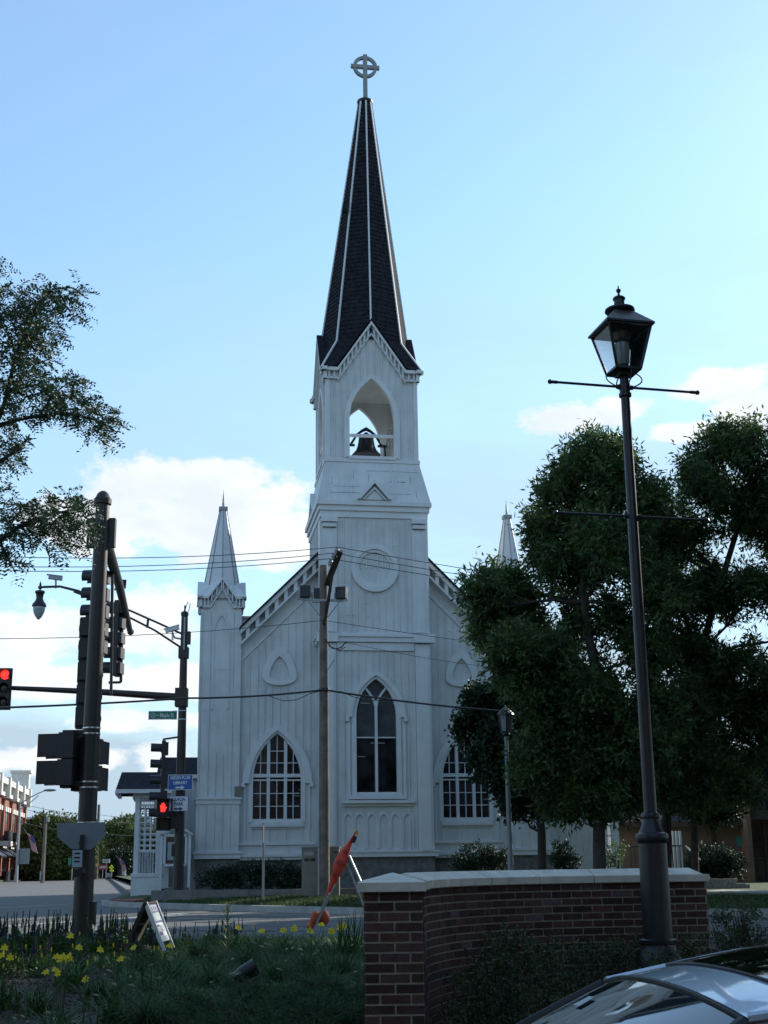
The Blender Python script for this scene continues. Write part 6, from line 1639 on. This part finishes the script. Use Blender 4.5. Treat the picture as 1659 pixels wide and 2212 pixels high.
g=MB(); p=ws(.16,-.02); g.box(p.x+.04,p.x+.07,-.12,.12,p.z-.11,p.z-.05); g.build('rear_view_mirror','black',car)
g=MB(); a=[ws(x,f)+Vector((-.004,0,.004)) for x,f in ((.12,.30),(.12,.42),(.17,.40),(.17,.28))]; g.quad(*a); g.build('windshield_sticker','palegray',car)
g=MB(); g.box(-.6,2.2,-.7,.7,.35,.88); g.build('cabin_floor','rubber',car)
for x in (.35,1.5):
    for s in (-1,1):
        g=MB(); g.box(x,x+.5,s*.36-.24,s*.36+.24,.5,.68); g.prism([(x+.40,.6),(x+.55,.6),(x+.72,1.2),(x+.62,1.22)],s*.36-.23,s*.36+.23,'y'); g.build('seat','rubber',car)
g=MB(); g.box(-.7,-.15,-.7,.7,.8,.93); g.build('dashboard','rubber',car)

# ------------------------------------------------------------------ tan brick hall at the right
HY=56.0
hl=at(1318,1900,HY); hall=thing('brick_hall','tan brick hall with a steep glazed gable entrance at the right edge','building',(hl.x,HY,.25))
def h_(x,y,Y=HY): return at(x,y,Y)-hall.location
xr=h_(1607,1800).x; zr=h_(1450,1776).z
g=MB(); g.box(0,xr,0,12,0,zr); g.build('wall','sunbrick',hall)
g=MB(); g.prism([(-.5,zr+.0),(-.5,zr-.12),(7,zr+2.6),(7,zr+2.75)],-.3,xr,'x',T=lambda a,b,c_:(a,b,c_)); g.build('roof','roof',hall)
g=MB(); g.box(-.3,xr,-.55,-.45,zr-.2,zr+.02); g.box(h_(1536,1800).x,h_(1544,1800).x,-.08,.0,0,zr); g.build('gutter','wooddk',hall)
gx0,gx1=xr,h_(1643,1800).x*2-xr; gz=h_(1607,1678).z; ga=h_(1643,1620).z; gm=(gx0+gx1)/2
g=MB(); T=lambda u,d,z:(u,-1.2+d,z)
g.box(gx0-.16,gx0,-1.2,8,0,gz); g.box(gx1,gx1+.16,-1.2,8,0,gz); g.box(gx1+.16,gx1+8,0,12,0,zr); g.build('gable_pier','sunbrick',hall)
g=MB()
for sg,xe in ((-1,gx0-.3),(1,gx1+.3)):
    p=[(xe,gz-.25),(gm,ga+.15),(gm,ga-.12),(xe,gz-.55)]; g.prism(p if sg<0 else p[::-1],-1.5,8,'y')
g.build('gable_roof','wooddk',hall)
zd=h_(1630,1772).z
g=MB(); g.prism([(gx0,zd+.35),(gx1,zd+.35),(gx1,gz-.1),(gm,ga-.15),(gx0,gz-.1)],-.9,-.88,'y'); g.build('gable_glass','skyglass',hall)
g=MB()
for x in (gm-.02,gm-.48,gm+.48): g.box(x-.04,x+.04,-.98,-.9,zd+.3,gz+.9-abs(x-gm)*1.3)
g.box(gx0,gx1,-.98,-.9,gz-.5,gz-.42); g.box(gx0,gx1,-1.0,-.85,zd,zd+.38); g.build('mullion','wooddk',hall)
g=MB(); g.box(gx0,gx1,-.5,-.4,0,zd); dr=g.build('entrance_door','glass',hall)
g=MB(); 
for x in (gx0+.05,gm,gx1-.05): g.box(x-.05,x+.05,-.56,-.5,0,zd)
g.box(gx0+.15,gm-.1,-.6,-.55,.95,1.0); g.box(gm+.1,gx1-.15,-.6,-.55,.95,1.0); g.build('door_frame','steel',dr)
q=h_(1598,1818); g=MB(); g.box(q.x-.12,q.x+.12,-.03,0,q.z-.2,q.z+.2); g.build('wall_plate','teal',hall)
# white side porch with railings between church and hall
PYY=49.0; pq=at(1309,1868,PYY); wp=thing('side_porch','white side porch post and trellis with stairs between the church and brick hall','porch',(pq.x,PYY,.25))
def w2(x,y): return at(x,y,PYY)-wp.location
g=MB(); a=w2(1325,1750); g.box(w2(1322,1800).x,w2(1337,1800).x,0,.3,0,a.z+.5); g.build('post','trim',wp)
g=MB(); xa,xb=w2(1309,1800).x,w2(1322,1800).x
for x in (xa,xb-.05): g.box(x,x+.05,0,.05,0,a.z+.4)
for k in range(7): g.box(xa,xb,0,.04,.35+.36*k,.40+.36*k)
g.build('trellis','trim',wp)
g=MB(); xa,xb=w2(1447,1800).x,w2(1469,1800).x
for k in range(4): x=xa+(xb-xa)*k/3; g.box(x-.04,x+.04,0,.06,.2,w2(1450,1795).z)
g.box(xa,xb,-.02,.1,.55,.65); g.build('post','trim',wp)
g=MB(); 
for k in range(3): g.box(w2(1345,1800).x,w2(1500,1800).x,-.3-.35*k,.8,0,.5-.16*k)
g.build('stairs','concdark',wp)
g=MB(); z=w2(1400,1828).z; g.tube([(w2(1360,1828).x,-.2,z),(w2(1475,1828).x,-.2,z)],.025,6)
for k in range(14): x=w2(1360,1828).x+(w2(1475,1828).x-w2(1360,1828).x)*k/13; g.tube([(x,-.2,.3),(x,-.2,z)],.014,5)
g.build('iron_railing','black',wp)
g=MB(); g.tube([w2(1477,1828)+Vector((0,-.3,0)),w2(1499,1858)+Vector((0,-1,0))],.03,6); g.tube([w2(1378,1828)+Vector((0,-.3,0)),w2(1392,1850)+Vector((0,-1,0))],.03,6); g.build('handrail','galv',wp)
# split-stone edging
ey=43.0; e0=at(1512,1908,ey); ed=thing('stone_edging','low edging of pale split blocks in front of the brick hall','edging',(e0.x,ey,.25)); 
for k in range(11):
    g=MB(); x=k*.145*1.0; h=.16+.03*rnd.random(); g.box(x,x+.135,rnd.uniform(0,.03),.25,0,h/1); g.build('block','concrete',ed)
for k in range(8):
    g=MB(); x=.05+k*.145; g.box(x,x+.135,.03,.25,.19,.19+.13+.02*rnd.random()); g.build('block','concrete',ed)

# ------------------------------------------------------------------ far street at the left
SA=-R(9.2)
def far_thing(name,label,cat,x,y,Y,group=None): p=at(x,y,Y); o=thing(name,label,cat,(p.x,Y,0),0,group); return o,(lambda a,b,Yq=Y: at(a,b,Yq)-o.location)
# corner brick block: facade parallel to the street, facing right
A=at(43,1912,165); bd=thing('brick_building','three storey red brick corner block with white cornice and dark balconies','building',(A.x,A.y,0),R(9.2))
# local: x = out of facade (towards street), y = along street away; facade plane x=0 from y=-60..0
hb=at(43,1712,165).z; 
g=MB(); g.box(-16,0,-42,0,0,hb-1.6); g.build('wall','farbrick',bd)
g=MB(); g.box(-16.2,.35,-42,.25,hb-1.6,hb-1.2); g.box(-16,.1,-42,0,hb-1.2,hb-.4); g.box(-16.3,.6,-42,.4,hb-.4,hb+.2)
for k in range(6): g.box(-.2,.8,-7.2*k-.9,-7.2*k+.1,hb-1.8,hb+.4)
g.box(-16,-14.5,-3,.0,hb,hb+2.2); g.box(-1.6,.5,-1.4,.2,hb+.2,hb+2.3); g.box(-1.8,.7,-1.6,.4,hb+2.3,hb+2.6); g.build('cornice','cream',bd)
g=MB()
for k in range(7): g.box(0,.3,-7.2*k-.8,-7.2*k,0,hb-1.7)
g.build('pilaster','farbrick',bd)
for k in range(5):
    for fl,z0 in ((0,hb-5.4),(1,hb-9.6)):
        for j in range(3):
            y=-7.2*k-2.1-1.75*j; w_=MB(); w_.box(.0,.05,y-.45,y+.45,z0,z0+2.3); wo=w_.build('window','glass',bd); c_=MB(); c_.box(.0,.25,y-.6,y+.6,z0+2.3,z0+2.8); c_.build('lintel','cream',wo)
    if k<4:
        for z0 in (hb-6.3,hb-10.5):
            g=MB(); y=-7.2*k+.2
            g.box(.0,1.2,y-3.0,y+.6,z0-.5,z0); g.build('balcony_slab','cream',bd); g=MB(); g.box(1.0,1.15,y-3.0,y+.6,z0,z0+1.1); g.box(0,1.15,y+.45,y+.6,z0,z0+1.1); g.build('balcony_rail','black',bd)
    g=MB(); g.prism([(.0,3.6),(1.8,2.5),(1.8,2.35),(0,2.4)],-7.2*k-6.2,-7.2*k-1,'y'); g.build('awning','black',bd)
    g=MB(); g.box(-.02,.06,-7.2*k-6.2,-7.2*k-1.2,.4,2.6); g.build('shop_window','glass',bd)
g=MB(); g.box(.3,.4,-6.5,-3.0,3.7,5.2); g.build('white_panel','signwhite',bd)
g=MB(); g.box(1.2,1.25,-2.2,-.9,hb-10.3,hb-8.7); g.build('banner','signwhite',bd)
o,f=far_thing('grey_building','plain grey building behind the red brick corner block','building',55,1912,190); g=MB(); a,b=f(40,1770),f(72,1912); g.box(a.x,b.x,0,10,0,a.z); g.build('wall','greyside',o); g=MB(); g.box(a.x-.2,b.x+.2,-.2,10,a.z,a.z+.3); g.build('parapet','cream',o)
# shops further down
o,f=far_thing('shop_building','low shop with white columns and a blue awning down the street','building',180,1905,175)
a,b=f(140,1842),f(262,1905); g=MB(); g.box(a.x,b.x,0,8,0,f(180,1838).z); g.build('wall','farbrick',o)
g=MB()
for x in (166,175,183,191): q=f(x,1850); g.box(q.x-.25,q.x+.25,-.4,0,0,q.z+.6)
g.build('column','cream',o)
g=MB(); q=f(168,1868); q2=f(186,1884); g.prism([(0,q.z),(-1.6,q2.z),(-1.6,q2.z-.15),(0,q.z-.3)],q.x,q2.x,'x'); g.build('awning','awnblue',o)
g=MB(); q=f(194,1870); q2=f(206,1884); g.prism([(0,q.z),(-1.6,q2.z),(-1.6,q2.z-.15),(0,q.z-.3)],q.x,q2.x,'x'); g.build('awning','awnred',o)
g=MB(); q=f(205,1845); g.box(q.x,q.x+.9,-.1,0,0,q.z); g.build('column','sunbrick',o)
def strl(o,f,pts,r,m='galv',nm='pole'): 
    g=MB(); g.tube([f(*p) for p in pts],r,6); return g.build(nm,m,o)
o,f=far_thing('street_light','tall curved arm street light before the red brick block','street light',36,1912,125)
strl(o,f,[(35,1913),(40,1800),(44,1729)],[.16,.12,.09]); strl(o,f,[(44,1736),(62,1724),(84,1713),(100,1707)],.05,nm='arm'); strl(o,f,[(44,1748),(64,1735),(84,1718)],.04,nm='arm'); g=MB(); ell(g,f(108,1707),.62,.2,.13); g.build('lamp_head','signgrey',o,True)
g=MB(); q=f(44,1845); g.box(q.x-.1,q.x+.8,.1,.15,q.z-.9,q.z+.5); g.build('sign_back','signgrey',o)
o,f=far_thing('street_light','small distant curved arm street light near the church porch','street light',252,1905,190); strl(o,f,[(248,1905),(250,1836)],.09); strl(o,f,[(250,1838),(262,1833),(276,1828)],.05,nm='arm')
o,f=far_thing('wooden_pole','leaning wooden utility pole standing before the dark roadside tree','utility pole',92,1912,118); strl(o,f,[(91,1913),(99,1765)],[.2,.14],'wood'); g=MB(); q=f(100,1768); g.box(q.x-.1,q.x+.25,-.1,.1,q.z-.3,q.z+.1); g.build('pole_fitting','galv',o)
o,f=far_thing('wooden_pole','thin distant utility pole right of the thick signal pole','utility pole',210,1908,150); strl(o,f,[(207,1908),(214,1738)],[.24,.15],'wood'); g=MB(); q=f(207,1770); g.beam(q,q+Vector((.5,0,-.6)),.3,.2); g.build('transformer','galv',o)
def flag(label,x,y,Y,w,h):
    o,f=far_thing('american_flag',label,'flag',x,y,Y); p=Vector((0,0,at(x,y,Y).z)); 
    g=MB(); g.tube([p+Vector((.1,0,.1)),p+Vector((-w*.7,0,h*.9))],.03,5); g.build('flag_staff','galv',o)
    def P(u,v): return p+Vector((-w*.35+u*w*.6+v*w*.5,-.1*math.sin(u*5),h*.6-u*.25*h-v*h*1.2))
    def strip_(u0,u1,v0,v1,m,nm,off):
        g=MB(); n=4
        for k in range(n):
            a=v0+(v1-v0)*k/n; b=v0+(v1-v0)*(k+1)/n; O_=Vector((0,off,0)); g.quad(P(u0,a)+O_,P(u1,a)+O_,P(u1,b)+O_,P(u0,b)+O_)
        g.build(nm,m,o)
    strip_(0,1,0,1,'flagwhite','white_field',0)
    for k in range(7): strip_((2*k)/13,(2*k+1)/13,0,1,'flagred','red_stripe',-.02)
    strip_(.46,1,0,.4,'flagblue','blue_canton',-.04)
flag('american flag hanging in front of the dark tree near the brick block',66,1818,124,1.0,1.3)
flag('american flag hanging nearest the church porch',262,1866,150,.9,1.0)
def board(name,label,cat,x0,y0,x1,y1,Y,m,post=None,dia=False,inner=None):
    o,f=far_thing(name,label,cat,(x0+x1)/2,1908,Y); a,b=f(x0,y0),f(x1,y1); g=MB()
    if dia: cx_,cz_,r_=(a.x+b.x)/2,(a.z+b.z)/2,(b.x-a.x)/2; g.prism([(cx_,cz_-r_),(cx_+r_,cz_),(cx_,cz_+r_),(cx_-r_,cz_)],-.02,.02,'y')
    else: g.box(a.x,b.x,-.05,.05,b.z,a.z)
    g.build('panel',m,o)
    if inner: g=MB(); w_=b.x-a.x; h_q=a.z-b.z; g.box(a.x+w_*.2,b.x-w_*.1,-.08,-.05,b.z+h_q*.3,a.z-h_q*.25); g.build('lettering_band',inner,o)
    if post: g=MB(); cx_=(a.x+b.x)/2; g.tube([(cx_,.08,0),(cx_,.08,a.z)],.05,6); g.build('post','galv',o)
board('shop_sign','white rectangular shop sign above the red one down the street','sign',222,1856,237,1864,150,'signwhite',1,inner='palegray')
board('shop_sign','red and white shop sign below a white one down the street','sign',212,1868,231,1879,148,'awnred',1,inner='signwhite')
board('shop_sign','small pale sign low behind the yellow diamond sign','sign',230,1886,240,1895,146,'palegray',1)
board('warning_sign','fluorescent yellow diamond warning sign down the street','road sign',235,1868,246,1879,140,'dyellow',1,dia=True)
board('warning_plaque','fluorescent yellow plaque under the diamond warning sign','road sign',237,1879,245,1882.5,139.9,'dyellow',1)
board('street_banner','teal street banner sign before the distant shop','sign',148,1854,164,1868,130,'teal',1)
board('oval_sign','upright green and white oval sign under the dark roadside tree','sign',87,1882,94,1901,122,'signwhite',1,inner='teal')
o,f=far_thing('parked_van','white parked van far down the street beside the church porch','van',262,1905,160); a,b=f(254,1887),f(269,1905)
g=MB(); wv_=b.x-a.x; g.prism([(a.x,.35),(b.x,.35),(b.x,1.2),(b.x-.35,2.0),(a.x+.25,2.0),(a.x,1.3)],0,4.2,'y'); g.build('body','signwhite',o)
g=MB(); g.prism([(a.x+.15,1.25),(b.x-.15,1.25),(b.x-.4,1.9),(a.x+.35,1.9)],-.02,.0,'y'); g.build('windshield','skyglass',o)
for x in (a.x+.2,b.x-.2):
    g=MB(); g.lathe([(.3,-.1),(.3,.1)],(0,0,0),12,T=lambda X_,Y_,Z_,x=x:(x+Z_,.8+X_,.33+Y_)); g.build('wheel','rubber',o)
def ftree(label,Y,L_,base,dens=26,ln=.42,wd=.22,m='leaffar'):
    b=at(base[0],base[1],Y); tree('roadside_tree',label,(b.x,Y,0),pxlobes(Y,L_,2),m,dens,ln,wd,.25,[at(base[0],base[1]-25,Y),at(base[0],base[1]-55,Y)],group='trees lining the distant street',clump=.7,per=22)
ftree('large dark tree with yellowish top beside the red brick block',142,[(95,1805,40,30),(140,1812,45,35),(75,1835,30,35),(110,1850,55,40),(155,1850,40,40),(80,1875,35,28),(125,1885,50,22),(175,1830,25,25),(95,1780,20,12),(135,1790,18,12)],(110,1912))
ftree('tall green tree behind the distant utility pole',185,[(232,1815,22,28),(255,1808,25,28),(275,1815,20,30),(222,1840,22,28),(245,1845,30,30),(270,1850,22,30)],(240,1905))
ftree('dark tree low beside the lattice porch',160,[(255,1870,22,25),(270,1865,15,25),(240,1880,15,20)],(258,1905),m='leafdark')
ftree('green tree showing through the porch lattice',175,[(300,1820,28,28),(325,1825,28,28),(310,1860,32,30),(345,1850,25,30),(370,1840,25,30)],(315,1905))
ftree('green tree half hidden behind the thick signal pole',165,[(185,1825,16,18),(198,1840,18,22),(205,1860,14,22)],(195,1905))
for i,(y0,y1) in enumerate(((1755,1758),(1765,1770),(1795,1797))):
    wire('street_wire',('upper','middle','lower')[i]+' faint wire strung along the distant street',[at(44,y0-20,125),at(207,y1,150),at(330,y1+4,170)],.022,.3,group='wires over the distant street')
# distant kerbs and pavements
slab('far_sidewalk',[(-55,118),(-47.5,118),(-49,140),(-70,300),(-90,300),(-60,140)],.15,'concrete',.2)
slab('far_verge',[(-46.8,128),(-38,132),(-38.5,136),(-47,134)],.18,'grass',.2)
g=MB()
for k in range(50):
    pass
# far treeline round the horizon, both sides
trl=[]
for k in range(60):
    x=-260+k*9; Y=330+30*math.sin(k*1.7); trl.append(((x,Y,4+2*math.sin(k*.9)),7,5+2*math.sin(k*2.3)))
tl=quads_mesh('distant_treeline',lobe_leaves(trl,20,1.2,.8,clump=1.5,per=16),'leaffar'); tag(tl,kind='stuff')

# ------------------------------------------------------------------ outside the picture: unseen building and trees added for shade and car reflections
ob=thing('added_shade_block','unseen brick block added behind the camera to cut the skylight','building',(0,-24,-.6))  # added out of view to hold back skylight from facade and foreground
g=MB(); g.box(-45,45,-12,0,0,12.5); g.build('wall','sunbrick',ob); g=MB(); g.box(-45.3,45.3,-12.3,.3,12.5,13.1); g.build('cornice','concrete',ob)  # wall and cornice of the added unseen shade block
for k in range(14):
    g=MB(); g.box(-42+6*k,-39+6*k,0,.05,1,4); g.build('window','glass',ob)  # windows of the added unseen shade block
def add_unseen_shade_tree(label,x,y,z0,h,r,n=9,m='leafash',base=None):  # unseen tree, put in to shade the foreground
    L_=[]
    for k in range(n):
        a=2.4*k; q=.55*r*math.sqrt((k+.5)/n); L_.append(((x+q*math.cos(a)*1.2,y+q*math.sin(a)*1.2,h*.62+ .2*h*math.sin(k*1.3)),r*.55,h*.2))
    bx_,by_=base or (x,y)
    tree('added_shade_tree',label,(bx_,by_,z0),L_,m,70,.22,.10,.24,[(bx_,by_,h*.2),(x*.5+bx_*.5,y*.5+by_*.5,h*.4)],clump=.4,per=22)
add_unseen_shade_tree('spreading tree right of the parked car, unseen and added for shade',10.5,13,-.3,14,5.2)
add_unseen_shade_tree('unseen tree added over the right end of the car park as shade',12,4,-.6,12,5.0)
add_unseen_shade_tree('unseen tree added at the far right of the street for shade',19,30,.2,15,6.5)
add_unseen_shade_tree('unseen tree added left behind the camera to block skylight',-9,-3,-.6,13,5.0)
add_unseen_shade_tree('unseen tree added right of the brick hall lawn for shade',19,42,.2,14,6)
